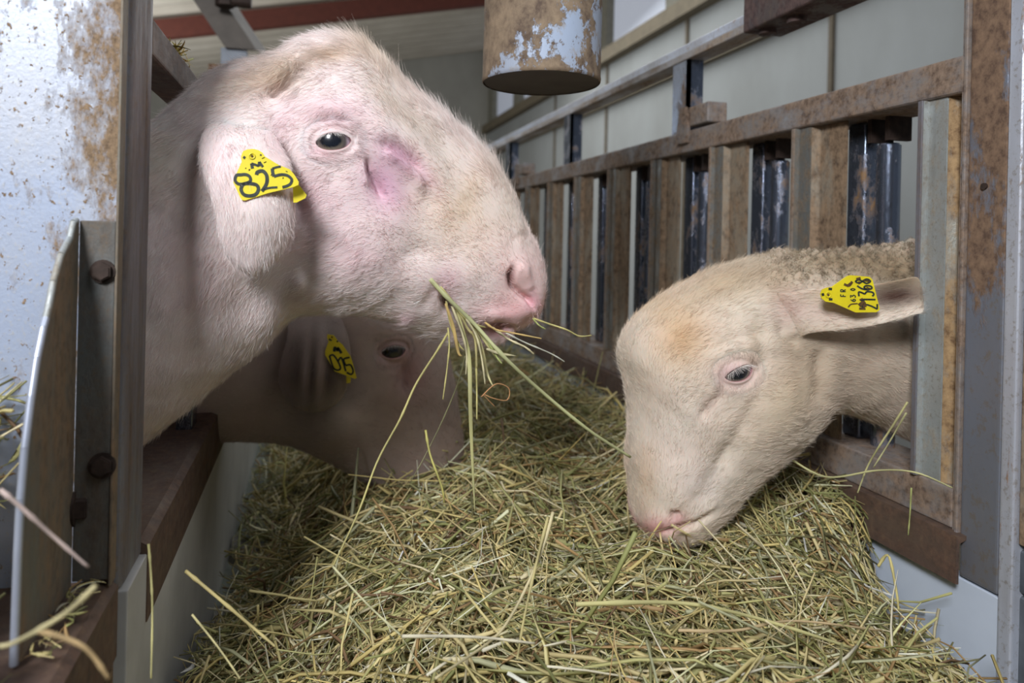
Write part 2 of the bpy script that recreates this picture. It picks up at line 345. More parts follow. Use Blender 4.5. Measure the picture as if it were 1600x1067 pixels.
# steel angle and stub on the roof side (upper left)
sb = empty('steel_brace', (-.3, 2.1, 0), 'grey steel strut crossing the upper left above the left fence', 'brace')
q0, q1 = atY(262, -60, 2.0), atY(352, 74, 2.0)
q0 = q1+(q0-q1)*4.4   # the strut runs on up to the roof
px_ = Vector((.080, 0, 0)); bk = Vector((.035, .09, 0))
MB().prism([Vector(q0), Vector(q0)+px_, Vector(q1)+px_, Vector(q1)], (0, .010, 0)).prism([Vector(q0)+px_, Vector(q0)+px_+bk, Vector(q1)+px_+bk*1.0, Vector(q1)+px_], (0, .008, 0)).build('angle_bar', plain('strut', (.15, .13, .11), .7), sb)
zt, zb = atY(365, 73, 2.0)[2], atY(365, 101, 2.0)[2]
MB().box(atY(345, 90, 2.02)[0], atY(386, 90, 2.02)[0], 2.015, 2.05, zb, zt, .003).build('stub_plate', plain('pale_stub', (.34, .38, .44), .6), sb)
MB().box(atY(330, 100, 2.05)[0], atY(400, 100, 2.05)[0], 2.0, 2.08, 0.0, zb-.002).build('strut_post', rusty('strut2', (.24, .17, .11), amt=.6, scale=9), sb)
MB().cyl(atY(345, -2, 1.96), atY(393, 3, 1.96), .018, 12).cyl(atY(352, 10, 1.96), atY(352, -30, 1.96), .026, 6).build('bolt', M['bolt'], sb)

# hanging cylinder
hc = empty('hanging_cylinder', (.2, .665, 1.04), 'rusty steel cylinder with flaking blue paint hanging above the trough', 'cylinder')
cy = .675; c0 = atY(755, 118, cy); c1 = atY(933, 128, cy); rad = (c1[0]-c0[0])/2*.985; cx = (c0[0]+c1[0])/2; cz = c0[2]-.003
ax0 = Vector((cx, cy, cz)); ax1 = ax0+Vector((.0, 0, .42))
nn = 72; V = []; Fq = []
prof = [(rad*.985, -.001), (rad*1.0, 0), (rad*1.005, .003), (rad*.998, .006), (rad*.995, .1), (rad*1.0, .2), (rad, .42)]
for r_, z_ in prof:
    for i in range(nn):
        a = i*2*math.pi/nn; w = 1+.004*math.sin(3*a+z_*30); V.append((cx+r_*w*math.cos(a), cy+r_*w*math.sin(a), cz+z_))
for j in range(len(prof)-1):
    for i in range(nn): Fq.append((j*nn+i, j*nn+(i+1) % nn, (j+1)*nn+(i+1) % nn, (j+1)*nn+i))
o = mesh_np('cylinder_wall', V, Fq, M['cylinder'], hc)
MB().cyl((cx, cy, cz+.0), (cx, cy, cz+.004), rad*.975, 64).build('bottom_plate', M['cap'], hc)
MB().cyl((cx, cy, cz+.42), (cx, cy, cz+1.9), .02, 16).build('hanger_rod', M['cap'], hc)

# ------------------------------------------------------------------ sheep
M['skin'] = attr_mat('pink_skin_and_short_hair', .65, .25, .25, bumps=(900, .25), noise_amt=.0)
m, nt, b = new_mat('fine_hair'); a = nt.nodes.new('ShaderNodeAttribute'); a.attribute_name = 'Col'
nt.links.new(a.outputs['Color'], b.inputs['Base Color']); b.inputs['Roughness'].default_value = .55; b.inputs['Specular IOR Level'].default_value = .25
M['hair'] = m
m, nt, b = new_mat('glossy_eye'); a = nt.nodes.new('ShaderNodeAttribute'); a.attribute_name = 'Col'
nt.links.new(a.outputs['Color'], b.inputs['Base Color']); b.inputs['Roughness'].default_value = .25; b.inputs['Coat Weight'].default_value = 1; b.inputs['Coat Roughness'].default_value = .03
M['eye'] = m
M['tag'] = plain('yellow_plastic', (.86, .72, .02), .4, 0, .08, 60)
M['ink'] = plain('faded_black_ink', (.035, .05, .04), .6, 0, .4, 150)
M['dirt'] = plain('dried_dirt', (.13, .07, .02), .9, 0, .3, 200)

def catmull(A, n):
    A = np.asarray(A, float); K = len(A); t = np.linspace(0, K-1, n); i = np.minimum(t.astype(int), K-2); u = (t-i)[:, None]
    P0 = A[np.maximum(i-1, 0)]; P1 = A[i]; P2 = A[i+1]; P3 = A[np.minimum(i+2, K-1)]
    return .5*((2*P1)+(-P0+P2)*u+(2*P0-5*P1+4*P2-P3)*u*u+(-P0+3*P1-3*P2+P3)*u**3)
def seg_dist(px, py, poly, closed=False):
    """distance to polyline and parameter along it (0..1)"""
    best = np.full(px.shape, 1e9); par = np.zeros(px.shape); P = np.asarray(poly, float); n = len(P)-1
    for i in range(n):
        a, b_ = P[i], P[i+1]; d_ = b_-a; L = (d_@d_)+1e-9
        t = np.clip(((px-a[0])*d_[0]+(py-a[1])*d_[1])/L, 0, 1)
        dd = np.hypot(px-a[0]-t*d_[0], py-a[1]-t*d_[1]); mk = dd < best; best[mk] = dd[mk]; par[mk] = (i+t[mk])/n
    return best, par

class Sheep:
    def __init__(s, Y, tilt=0.0, ox=0.):
        s.n = np.array([math.sin(tilt), -math.cos(tilt), 0.]); s.O = np.array([ox, Y, 0.])
        s.V = []; s.F = []; s.T = []; s.base = 0; s.main = []
    def M(s, px, py, off=0.):
        d = ray(px, py); o = s.O+s.n*off; t = ((o-CAM)@s.n)/(d@s.n); return CAM+d*t
    def loft(s, st, ns, nt, p=.9, shape=None, offs=None, concave=0., main=False, endcap=True):
        """st rows: Tx,Ty,Bx,By,w,off"""
        st = [tuple(r)+((0.,) if len(r) == 5 else ()) for r in st]
        S = catmull(st, ns); base = sum(len(v) for v in s.V); th = np.linspace(0, 2*math.pi, nt, endpoint=False)
        cs, sn = np.cos(th), np.sin(th); ps = np.sign(sn)*np.abs(sn)**p
        G = np.zeros((ns, nt, 3))
        for i, r in enumerate(S):
            T = s.M(r[0], r[1], r[5]); B = s.M(r[2], r[3], r[5]); C = (T+B)/2; A = (T-B)/2
            g = np.ones(nt) if shape is None else shape(i/(ns-1), cs)
            G[i] = C+np.outer(cs, A)+np.outer(ps*g*r[4]-concave*(1-cs**2)*math.sin(math.pi*min(1, max(0, (i/(ns-1)-.12)/.88)))**.7, s.n)
        tang = np.gradient(G, axis=0); tang /= np.linalg.norm(tang, axis=2, keepdims=True)+1e-9
        idx = np.arange(ns*nt).reshape(ns, nt)+base
        q = np.stack([idx[:-1], np.roll(idx, -1, 1)[:-1], np.roll(idx, -1, 1)[1:], idx[1:]], -1).reshape(-1, 4)
        Am = G[:, 0]-G[:, nt//2]; sg = (np.cross(-Am, np.gradient(G.mean(1), axis=0))@s.n).sum()   # outward winding whichever way the loft runs
        if sg < 0: q = q[:, ::-1]
        s.V.append(G.reshape(-1, 3)); s.T.append(tang.reshape(-1, 3)); s.F += q.tolist()
        if endcap: s.F.append(tuple(idx[-1][::(-1 if sg > 0 else 1)])); s.F.append(tuple(idx[0][::(1 if sg > 0 else -1)]))
        if main: s.main_range = (base, base+ns*nt, ns, nt)
        return base
    def legs(s, xs, y0, y1, r):
        for x in xs:
            for o in (-.085, .085):
                h = y1-y0
                s.loft([(x-r*w, y0+h*t, x+r*w, y0+h*t, r*w*.00055, o) for t, w in ((0, 1.9), (.2, 1.6), (.42, .8), (.5, .95), (.6, .7), (.82, .62), (.88, .85), (.93, .8), (.99, 1.0))], 40, 24, 1.)
    def arrays(s): s.VV = np.concatenate(s.V); s.TT = np.concatenate(s.T); return s.VV
    def normals(s, Vx=None):
        V = s.VV if Vx is None else Vx; nrm = np.zeros_like(V)
        Q = np.array([q for q in s.F if len(q) == 4]); a = V[Q]
        fn = np.cross(a[:, 2]-a[:, 0], a[:, 3]-a[:, 1])
        for k in range(4): np.add.at(nrm, Q[:, k], fn)
        return nrm/(np.linalg.norm(nrm, axis=1, keepdims=True)+1e-12)
    def pix(s, V=None):
        """near-side pixel coordinates; far side uses its mirror image so both flanks match"""
        V = s.VV if V is None else V; o = (V-s.O)@s.n; W = V-2*np.minimum(o, 0)[:, None]*s.n; px, py = proj(W); return px, py, o

def build_eye(sh, root, ex, ey, aw, ahu, ahl, tilt, RE, protr, colfn, bvh, near=True, dark=False, name='eye'):
    """eyeball + lids. returns lid verts/faces to be merged in the body. aw: half opening in m"""
    n = sh.n if near else -sh.n
    p = sh.M(ex, ey, 0)
    if near:
        d = ray(ex, ey); hit = bvh.ray_cast(Vector(CAM), Vector(d))[0]; hit = np.array(hit)
    else:
        d = ray(ex, ey); h0 = np.array(bvh.ray_cast(Vector(CAM), Vector(d))[0]); h0 = h0-2*((h0-sh.O)@sh.n)*sh.n
        st = h0+n*.3; hh = bvh.ray_cast(Vector(st), Vector(-n))[0]
        if hh is None: return None
        hit = np.array(hh)
    ctr = hit-n*(RE-protr)
    xr = np.cross(n, [0, 0, 1.]); xr /= np.linalg.norm(xr); xr = xr if xr[0] > 0 else -xr
    zu = np.array([0, 0, 1.])
    ct, s_ = math.cos(tilt), math.sin(tilt); ax = xr*ct+zu*s_; ay = -xr*s_+zu*ct
    # eyeball
    nu, nv = 48, 40; V = [];
    for i in range(nv+1):
        a = math.pi*i/nv
        for j in range(nu):
            b_ = 2*math.pi*j/nu
            V.append(ctr+RE*(math.cos(a)*n+math.sin(a)*(math.cos(b_)*ax+math.sin(b_)*ay)))
    V = np.array(V); fq = [(i*nu+j, i*nu+(j+1) % nu, (i+1)*nu+(j+1) % nu, (i+1)*nu+j) for i in range(nv) for j in range(nu)]
    L = V-ctr; u = (L@ax)/RE+.12*(1 if near else 1); v = (L@ay)/RE; r = np.hypot(u, v)
    c = np.tile(np.array([.50, .42, .50]), (len(V), 1))
    ir = np.clip((.74-r)/.06, 0, 1)[:, None]; c = c*(1-ir)+np.array([.11, .10, .10])*ir
    i2 = (np.clip((.60-r)/.1, 0, 1)*np.clip((r-.1)/.2, 0, 1))[:, None]; c = c*(1-i2)+np.array([.17, .15, .12])*i2
    pu = np.clip((1-np.hypot(u/.56, (v-.03)/.34))*5, 0, 1)[:, None]; c = c*(1-pu)+np.array([.008, .012, .02])*pu
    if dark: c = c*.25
    mesh_np(name, V, fq, M['eye'], root, True, c)
    # lids
    K = 64; RINGS = 16; LV = []
    RL = RE+.0013
    for k in range(RINGS+1):
        t = k/RINGS
        for j in range(K):
            a = 2*math.pi*j/K; ca, sa = math.cos(a), math.sin(a)
            bx = aw*np.sign(ca)*abs(ca)**.9; by = (ahu if sa > 0 else ahl)*np.sign(sa)*abs(sa)**1.25
            ox_, oy_ = RE*1.5*ca, RE*1.12*sa
            tt = max(0, (k-1)/(RINGS-1)); tt = tt**1.1
            x, y = bx+(ox_-bx)*tt, by+(oy_-by)*tt
            q = ctr+ax*x+ay*y
            h = bvh.ray_cast(Vector(q+n*.08), Vector(-n))[0]
            dsk = ((np.array(h)-ctr)@n) if h is not None else -.01
            rr = math.hypot(x, y*1.0); dl = math.sqrt(max(RL*RL-rr*rr, 0)) if rr < RL else -.02
            if k == 0: dl -= .0022; dd = dl
            else:
                fold = (.0008*math.exp(-((tt-.12)/.08)**2))-(.0012*math.exp(-((tt-.42)/.06)**2))*(max(0, sa)**.5 if sa > 0 else 0)-(.0003*math.exp(-((tt-.5)/.07)**2))*(1 if sa < -.2 else 0)
                w = min(1, tt/.55); w = w*w*(3-2*w)
                smax = max(dl, dsk)+.0008*math.exp(-abs(dl-dsk)/.002)
                dd = dl*(1-w)+smax*w if dl > -.01 else dsk
                dd = max(dd, dsk-.004)+fold
                if k > 1: dd = max(dd, dl if dl > -.01 else -1)
                e = max(0, (tt-.6)/.4); e = e*e*(3-2*e); dd = dd*(1-e)+(dsk-.0005)*e
            LV.append(q+n*dd)
    LF = [(k*K+j, k*K+(j+1) % K, (k+1)*K+(j+1) % K, (k+1)*K+j) for k in range(RINGS) for j in range(K)]
    if near: LF = [q[::-1] for q in LF]
    up = [ctr+ax*(aw*.95*cc)+ay*(ahu*(1-cc*cc)**.6)+n*(math.sqrt(max(RL*RL-(aw*.95*cc)**2-(ahu*(1-cc*cc)**.6)**2, 0))+.0006) for cc in np.linspace(-.9, .9, 70)]
    rim = np.zeros(len(LV)); rim[:K*2] = 1
    return np.array(LV), LF, up, (ax, ay, n), ctr, rim

def hair_obj(name, root, roots, dirs, nrm, length, cols, rad, seg=4, curl=0., jitter=.25, mat=None, droop=0.0):
    n = len(roots); P = np.zeros((n, seg, 3)); d = dirs+rng.normal(0, jitter, dirs.shape); d /= np.linalg.norm(d, axis=1, keepdims=True)
    side = np.cross(d, nrm); ph = rng.uniform(0, 6.28, n)
    for k in range(seg):
        t = k/(seg-1)
        P[:, k] = roots+d*(length*t)[:, None]-nrm*(.10*length*t*t)[:, None]
        if curl: P[:, k] += side*(curl*np.sin(ph+t*9)*t)[:, None]+nrm*(curl*np.cos(ph+t*9)*t)[:, None]
        if droop: P[:, k, 2] -= droop*t*t*length
    c = bpy.data.hair_curves.new(name); c.add_curves([seg]*n); c.points.foreach_set('position', P.astype(np.float32).ravel())
    ra = c.attributes.get('radius') or c.attributes.new('radius', 'FLOAT', 'POINT')
    rr = np.tile(np.linspace(1, .25, seg), n)*np.repeat(rad if np.ndim(rad) else np.full(n, rad), seg); ra.data.foreach_set('value', rr.astype(np.float32))
    ca = c.attributes.new('Col', 'FLOAT_COLOR', 'CURVE'); cc = np.ones((n, 4), np.float32); cc[:, :3] = cols; ca.data.foreach_set('color', cc.ravel())
    c.materials.append(mat or M['hair']); o = bpy.data.objects.new(name, c); COL.objects.link(o); adopt(o, root); return o

def sample(V, F, wts, n):
    T = []
    for q in F:
        if len(q) == 4: T.append((q[0], q[1], q[2])); T.append((q[0], q[2], q[3]))
    T = np.array(T); a, b_, c = V[T[:, 0]], V[T[:, 1]], V[T[:, 2]]
    ar = np.linalg.norm(np.cross(b_-a, c-a), axis=1)*wts[T].mean(1); pr = ar/ar.sum()
    i = rng.choice(len(T), n, p=pr); u, v = rng.random(n), rng.random(n); m_ = u+v > 1; u[m_] = 1-u[m_]; v[m_] = 1-v[m_]
    B = np.stack([1-u-v, u, v], 1); return T[i], B
def fnoise(P, sc): return np.array([noise.noise(Vector(p*sc)) for p in P])
def blobs(px, py, base, L):
    """pigment and painted-shade patches: (x,y,rx,ry,angle,colour,strength)"""
    c = np.tile(np.array(base), (len(px), 1))
    for x, y, rx, ry, ang, colr, st in L:
        ca, sa = math.cos(math.radians(ang)), math.sin(math.radians(ang)); u = ((px-x)*ca+(py-y)*sa)/rx; v = (-(px-x)*sa+(py-y)*ca)/ry
        w = (st*np.exp(-(u*u+v*v)))[:, None]; c = c*(1-w)+np.array(colr)*w
    return c
def bumps_px(px, py, L):
    h = np.zeros(len(px))
    for x, y, rx, ry, ang, amp in L:
        ca, sa = math.cos(math.radians(ang)), math.sin(math.radians(ang)); u = ((px-x)*ca+(py-y)*sa)/rx; v = (-(px-x)*sa+(py-y)*ca)/ry
        h += amp*np.exp(-(u*u+v*v))
    return h
def grooves_px(px, py, L):
    h = np.zeros(len(px))
    for poly, amp, sg in L:
        d_, t = seg_dist(px, py, poly); h += amp*np.exp(-(d_/sg)**2)*np.clip(np.minimum(t, 1-t)*5+.25, 0, 1)
    return h

def plate_poly(map3, pts, thick, nrm, name, mat, root, bev=.0004):
    P = [Vector(map3(x, y)) for x, y in pts]; return MB().prism(P, -Vector(nrm)*thick, 0).build(name, mat, root)
def strokes(map3, L, nrm, name, mat, root, lift=.0004):
    V = []; Fq = []
    for poly, hw in L:
        Pp = catmull(poly, max(8, 6*len(poly))) if len(poly) > 2 else np.asarray(poly, float)
        tg = np.gradient(Pp, axis=0); tg /= np.linalg.norm(tg, axis=1, keepdims=True)+1e-9; sd = np.stack([-tg[:, 1], tg[:, 0]], 1)
        b0 = len(V)
        for i in range(len(Pp)):
            for sgn in (-1, 1):
                q = Pp[i]+sd[i]*hw*sgn; p3 = np.array(map3(q[0], q[1])); V.append(p3+nrm*lift); V.append(p3-nrm*.0002)
        for i in range(len(Pp)-1):
            a = b0+4*i; c = a+4
            Fq += [(a, a+2, c+2, c), (a+1, c+1, c+3, a+3), (a, c, c+1, a+1), (a+2, a+3, c+3, c+2)]
    return mesh_np(name, V, Fq, mat, root, False)

def ear_tag(sh, root, ox, oy, sc, off0, kx, ky, outline, ink, hole, flap=None, dirt=(), label=None, stud=45):
    cx, cy = np.mean(outline, 0)
    def mp(x, y, dz=0.): return sh.M(ox+x/sc, oy+y/sc, off0+kx*(x-cx)+ky*(y-cy)+dz)
    a, b_, c = (np.array(mp(*p)) for p in ((cx, cy), (cx+100, cy), (cx, cy-100)))
    nr = np.cross(b_-a, c-a); nr /= np.linalg.norm(nr); nr = nr if nr@sh.n > 0 else -nr
    # rounded outline
    pl = plate_poly(mp, outline, .0013, nr, 'ear_tag', M['tag'], root)
    if label: pl['label'] = label
    h3 = np.array(mp(*hole)); px1 = np.linalg.norm(np.array(mp(hole[0]+1, hole[1]))-h3)
    hb = MB(); 
    rr = stud*px1
    ring = []
    for i in range(28):
        a_ = 2*math.pi*i/28
        ring.append(h3+(b_-a)/np.linalg.norm(b_-a)*math.cos(a_)*rr+(c-a)/np.linalg.norm(c-a)*math.sin(a_)*rr)
    for i in range(28): hb.cyl(ring[i]+nr*.0004, ring[(i+1) % 28]+nr*.0004, rr*.22, 8)
    o = hb.build('stud_ring', M['tag'], root, True); o.parent = pl; o.matrix_parent_inverse = Matrix.Identity(4)
    o = MB().cyl(h3-nr*.0006, h3+nr*.0005, rr*.45, 16).build('stud_hole', M['dirt'], root); o.parent = pl; o.matrix_parent_inverse = Matrix.Identity(4)
    o = strokes(mp, ink, nr, 'tag_number', M['ink'], root); o.parent = pl; o.matrix_parent_inverse = Matrix.Identity(4)
    if dirt:
        o = strokes(mp, dirt, nr, 'dirt_smear', M['dirt'], root, .0005); o.parent = pl; o.matrix_parent_inverse = Matrix.Identity(4)
    if flap:
        o = plate_poly(lambda x, y: mp(x, y, -.010), flap, .0013, nr, 'back_flap', M['tag'], root); o.parent = pl; o.matrix_parent_inverse = Matrix.Identity(4)
    return pl

def finish(sh, root, base, pig_shade, eyes, fur, body_name='body', wool=None, weight=None):
    """merge lids, colour, build body mesh and coat"""
    px, py, o = sh.pix(); V = sh.VV
    cols = blobs(px, py, base, pig_shade)
    nz = fnoise(V, 55.)*.5+fnoise(V, 140.)*.35; cols = cols*(1+.10*nz[:, None]); cols[:, 1:] *= (1-.03*fnoise(V, 25.))[:, None]
    allF = list(sh.F); lidV = []; lash = []; rims = []; nb = len(V)
    for e in eyes:
        if e is None: continue
        LV, LF, up, fr, ctr, rim = e; allF += [tuple(i+nb for i in q) for q in LF]; nb += len(LV); lidV.append(LV); lash.append((up, fr)); rims.append(rim)
    A = V; C = cols
    for LV, rim in zip(lidV, rims):
        # mirrored pixel for far lids
        oo = (LV-sh.O)@sh.n; W = LV-2*np.minimum(oo, 0)[:, None]*sh.n; qx, qy = proj(W); lc = blobs(qx, qy, base, pig_shade)
        lc = lc*.9+np.array([.70, .42, .46])*.1; lc = lc*(1-rim[:, None])+np.array([.42, .22, .22])*rim[:, None]
        A = np.concatenate([A, LV]); C = np.concatenate([C, lc])
    C = np.clip(C, .01, .95)
    body = mesh_np(body_name, A, allF, M['skin'], root, True, C)
    return body, A, allF, C, lash

# ---- left sheep (nearest, chewing)
def sheep_left():
    sh = Sheep(.665)
    root = empty('sheep', (-.62, .665, 0), 'large white sheep in profile chewing hay with yellow ear tag 825', 'sheep')
    st = [(-420, 300, -420, 900, .05), (-400, 250, -400, 1000, .15), (-250, 240, -250, 1010, .19), (-60, 235, -60, 930, .17), (120, 222, 110, 790, .125), (229, 196, 220, 697, .098), (272, 168, 300, 633, .088), (322, 124, 365, 578, .080),
          (372, 99, 415, 540, .074), (420, 90, 457, 498, .070), (462, 68, 500, 489, .071), (501, 56, 545, 490, .073), (545, 61, 585, 495, .074),
          (585, 86, 612, 501, .071), (630, 131, 642, 512, .065), (672, 162, 672, 524, .059), (729, 211, 705, 535, .053), (772, 258, 735, 541, .049), (800, 305, 760, 541, .046), (816, 348, 780, 536, .044),
          (834, 383, 797, 521, .041), (845, 420, 815, 508, .034), (846, 446, 830, 497, .023), (843, 460, 838, 484, .010)]
    def shp(t, cs): return 1-.10*np.clip(t*1.4-.5, 0, 1)*np.clip(cs, 0, 1)
    sh.loft(st, 420, 240, .88, shp, main=True)
    # lower jaw and chin
    # near ear hanging, far ear mirrored
    ear = [(352, 165, 412, 178, .012, .040), (330, 188, 424, 200, .013, .060), (314, 215, 438, 226, .012, .078), (312, 250, 452, 254, .0095, .093), (323, 290, 461, 290, .0075, .103), (336, 330, 462, 322, .0065, .106), (342, 368, 459, 355, .006, .104), (352, 398, 447, 388, .005, .101), (368, 417, 428, 411, .0045, .099), (384, 427, 408, 424, .003, .098), (393, 430, 399, 429, .001, .097)]
    sh.loft(ear, 70, 72, .8, concave=-.012)
    ear2 = [(r[0]-4, r[1]+6, r[2]-4, r[3]+6, r[4], -r[5]-.004) for r in ear]
    sh.loft(ear2, 50, 48, .8, concave=.012)
    sh.legs((-110, -360), 850, 1850, 34)
    V = sh.arrays()
    a, b_, ns, nt = sh.main_range
    px, py, o = sh.pix(); nrm = sh.normals(); ismain = np.zeros(len(V)); ismain[a:b_] = 1
    near = np.clip(np.abs(o)/.02, 0, 1)
    h = bumps_px(px, py, [
        (560, 400, 80, 70, 0, .007), (520, 175, 45, 18, 10, .007), (500, 140, 60, 40, 20, .002), (600, 205, 40, 16, 40, .004), (640, 300, 60, 40, 50, -.003),
        (590, 290, 22, 40, -15, -.006), (660, 240, 55, 18, 45, .005), (690, 300, 60, 20, 50, .003), (740, 420, 55, 55, 0, .005), (815, 425, 16, 20, 0, .004), (825, 482, 16, 14, 0, .003), (715, 520, 30, 14, 10, -.004), (775, 490, 30, 10, 0, .004),
        (470, 320, 30, 80, -10, -.005), (385, 210, 55, 45, 0, .012), (350, 350, 60, 120, 10, .004), (467, 440, 12, 14, 0, .005), (390, 470, 60, 40, -30, -.004),
        (660, 430, 50, 35, 0, .004), (700, 380, 60, 40, 20, -.002), (445, 120, 26, 22, -30, .008), (520, 95, 50, 20, 0, .003), (640, 395, 25, 50, 30, -.002), (300, 420, 30, 150, 0, -.004), (480, 250, 30, 30, 0, .003)])
    h += grooves_px(px, py, [
        ([(484, 76), (474, 105), (454, 126), (434, 140), (418, 148)], -.020, 7), ([(574, 248), (578, 266), (590, 285), (604, 312)], -.008, 6), ([(592, 224), (616, 232), (640, 248), (660, 266)], -.006, 7),
        ([(568, 252), (570, 270), (576, 290)], .004, 5), ([(600, 236), (625, 250), (650, 275), (662, 300)], .005, 8), ([(420, 215), (440, 240), (452, 265), (463, 300), (470, 340)], -.008, 10),
        ([(690, 462), (700, 480), (720, 497), (745, 507), (772, 512), (806, 514)], -.015, 5), ([(745, 524), (790, 524)], -.010, 12), ([(690, 520), (740, 532)], -.002, 10), ([(801, 418), (796, 430), (800, 446), (812, 458), (826, 468), (832, 480)], -.011, 4.2),
        ([(806, 416), (816, 422), (824, 440), (830, 455)], .003, 8), ([(500, 192), (520, 184), (545, 190)], -.003, 4), ([(690, 440), (675, 455), (660, 480)], -.0015, 8),
        ([(625, 405), (660, 392), (700, 396)], -.0015, 12), ([(826, 374), (818, 368), (800, 374)], -.0012, 6)])
    h *= near*ismain
    # soft skin irregularity
    sel = np.where(ismain > 0)[0]
    nn_ = np.zeros(len(V)); nn_[sel] = fnoise(V[sel], 28.)*.0016+fnoise(V[sel], 75.)*.0006
    bvh0 = None
    top = (px < 520)*(ismain > 0)*np.exp(-((py-(100+(px < 420)*0)-np.maximum(0, 420-px)*.0)/45)**2)*np.exp(-((px-440)/60)**2)
    h = h+nn_+top*fnoise(V, 110.)*.004
    V2 = V+nrm*h[:, None]
    sh.VV = V2
    bvh = BVHTree.FromPolygons([Vector(v) for v in V2], sh.F)
    ex, ey = 521, 221
    e1 = build_eye(sh, root, ex, ey, .0142, .0068, .0074, math.radians(8), .0185, .0035, None, bvh)
    e2 = build_eye(sh, root, ex, ey, .0142, .0068, .0074, math.radians(8), .0185, .0035, None, bvh, near=False)
    # socket dent under the lids
    near_n = sh.normals()
    for e in (e1, e2):
        c = e[4]; nd = e[3][2]; L = V2-c; u = L@e[3][0]; v = L@e[3][1]; side = (L@nd) > -.02
        V2 = V2-nd*(.016*np.exp(-((u/.0165)**4+(v/.0125)**4))*side*ismain)[:, None]
    sh.VV = V2
    W = (.82, .715, .69)
    pk = (.70, .44, .50); cream = (.72, .58, .40); tan = (.50, .35, .18); deep = (.58, .32, .44)
    pig_shade = [(720, 330, 110, 90, 40, (.76, .60, .44), .55), (610, 90, 70, 30, 40, cream, .6), (520, 85, 45, 14, -8, tan, .6), (440, 118, 40, 26, -25, (.46, .33, .18), .65), (380, 130, 70, 25, -20, (.62, .50, .36), .5),
           (440, 200, 28, 55, 10, pk, .35), (520, 175, 60, 26, 0, pk, .55), (505, 235, 30, 14, 0, pk, .4), (602, 288, 34, 54, -20, deep, .85), (655, 195, 60, 24, 45, (.52, .43, .33), .5), (600, 150, 50, 20, 50, (.55, .44, .32), .45), (625, 245, 42, 18, 40, deep, .75), (660, 270, 40, 14, 50, pk, .5),  # grey-brown forehead patches: shading of its right side painted into the colour
           (520, 320, 60, 60, 0, pk, .4), (560, 400, 60, 40, 0, pk, .35), (815, 440, 40, 50, 0, (.70, .42, .40), .7), (800, 490, 50, 24, 0, (.68, .36, .36), .75), (832, 470, 12, 16, 0, (.74, .40, .45), .8),
           (700, 440, 25, 30, 0, pk, .5), (640, 500, 16, 10, 0, pk, .5), (775, 518, 26, 14, 0, (.45, .20, .22), .8), (460, 385, 25, 25, 0, (.66, .5, .45), .5), (400, 300, 50, 70, 0, (.84, .72, .68), .5), (350, 250, 30, 50, 0, pk, .25),
           (480, 300, 25, 45, 0, pk, .35), (250, 250, 40, 60, 0, (.62, .55, .42), .6), (300, 450, 50, 80, 0, pk, .2), (730, 310, 50, 16, -60, (.62, .45, .25), .3), (800, 320, 16, 60, -20, (.60, .52, .42), .4), (797, 432, 7, 14, 10, (.25, .09, .08), .8), (700, 475, 9, 12, 0, (.30, .12, .12), .7)]
    body, A, AF, C, lash = finish(sh, root, W, pig_shade, [e1, e2], None)
    # coat of short hair
    nA = len(A); wts = np.ones(nA); ppx = np.zeros(nA); oo = (A-sh.O)@sh.n; Wm = A-2*np.minimum(oo, 0)[:, None]*sh.n; ax_, ay_ = proj(Wm)
    wts *= np.where(ax_ < 150, .15, 1.); wts *= np.where(oo < -.02, .45, 1.)
    bald = np.exp(-(((ax_-820)/34)**2+((ay_-455)/45)**2))+np.exp(-(((ax_-800)/40)**2+((ay_-500)/16)**2)); wts *= np.clip(1-.93*bald, .02, 1)
    wts *= np.clip(1-.3*np.exp(-(((ax_-600)/34)**2+((ay_-290)/50)**2)), 0, 1); wts[len(sh.VV):] *= 3.
    for e in (e1, e2):
        c = e[4]; L = A-c; rr = np.hypot((L@e[3][0])/.0165, (L@e[3][1])/.0095); wts[(rr < 1.0) & ((L@e[3][2]) > -.01)] = 0
        r2 = np.hypot((L@e[3][0])/(.0185*1.25), (L@e[3][1])/(.0185*.9)); wts[(r2 < 1.0) & ((L@e[3][2]) > -.02) & (np.arange(len(A)) < len(sh.VV))] = 0
    nrmA = np.zeros_like(A); Q = np.array([q for q in AF if len(q) == 4]); aa = A[Q]; fn = np.cross(aa[:, 2]-aa[:, 0], aa[:, 3]-aa[:, 1])
    for k in range(4): np.add.at(nrmA, Q[:, k], fn)
    nrmA /= np.linalg.norm(nrmA, axis=1, keepdims=True)+1e-12
    TT = np.concatenate([sh.TT]+[np.tile(-sh.TT[0]*0+np.array([1., 0, -.2]), (nA-len(sh.TT), 1))])
    # outward check
    cen = A[sh.main_range[0]:sh.main_range[1]].mean(0)
    nh = 230000
    T, B = sample(A, AF, wts, nh)
    P = (A[T]*B[:, :, None]).sum(1); Nn = (nrmA[T]*B[:, :, None]).sum(1); Tg = (TT[T]*B[:, :, None]).sum(1); Cc = (C[T]*B[:, :, None]).sum(1)
    hx = (ax_[T]*B).sum(1); hy = (ay_[T]*B).sum(1)
    Nn = orient(Nn, P, sh, T)
    isbody = (T[:, 0] < sh.main_range[1])
    flow = -Tg
    down = np.array([0, 0, -1.])
    wd = np.clip((hy-250)/300, 0, .6)*np.clip((470-hx)/100, 0, 1)
    flow = flow+down*wd[:, None]+down*.15
    flow[~isbody] = (Tg[~isbody])
    flow -= Nn*(flow*Nn).sum(1)[:, None]; flow /= np.linalg.norm(flow, axis=1, keepdims=True)+1e-9
    clump = rng.normal(0, .0, 3)
    wob = np.stack([fnoise(P, 60.), fnoise(P+5, 60.), fnoise(P+9, 60.)], 1)
    d_ = flow*.93+Nn*.24+wob*.45
    ln = .0062*(1+.35*rng.normal(0, 1, nh)).clip(.3, 2)
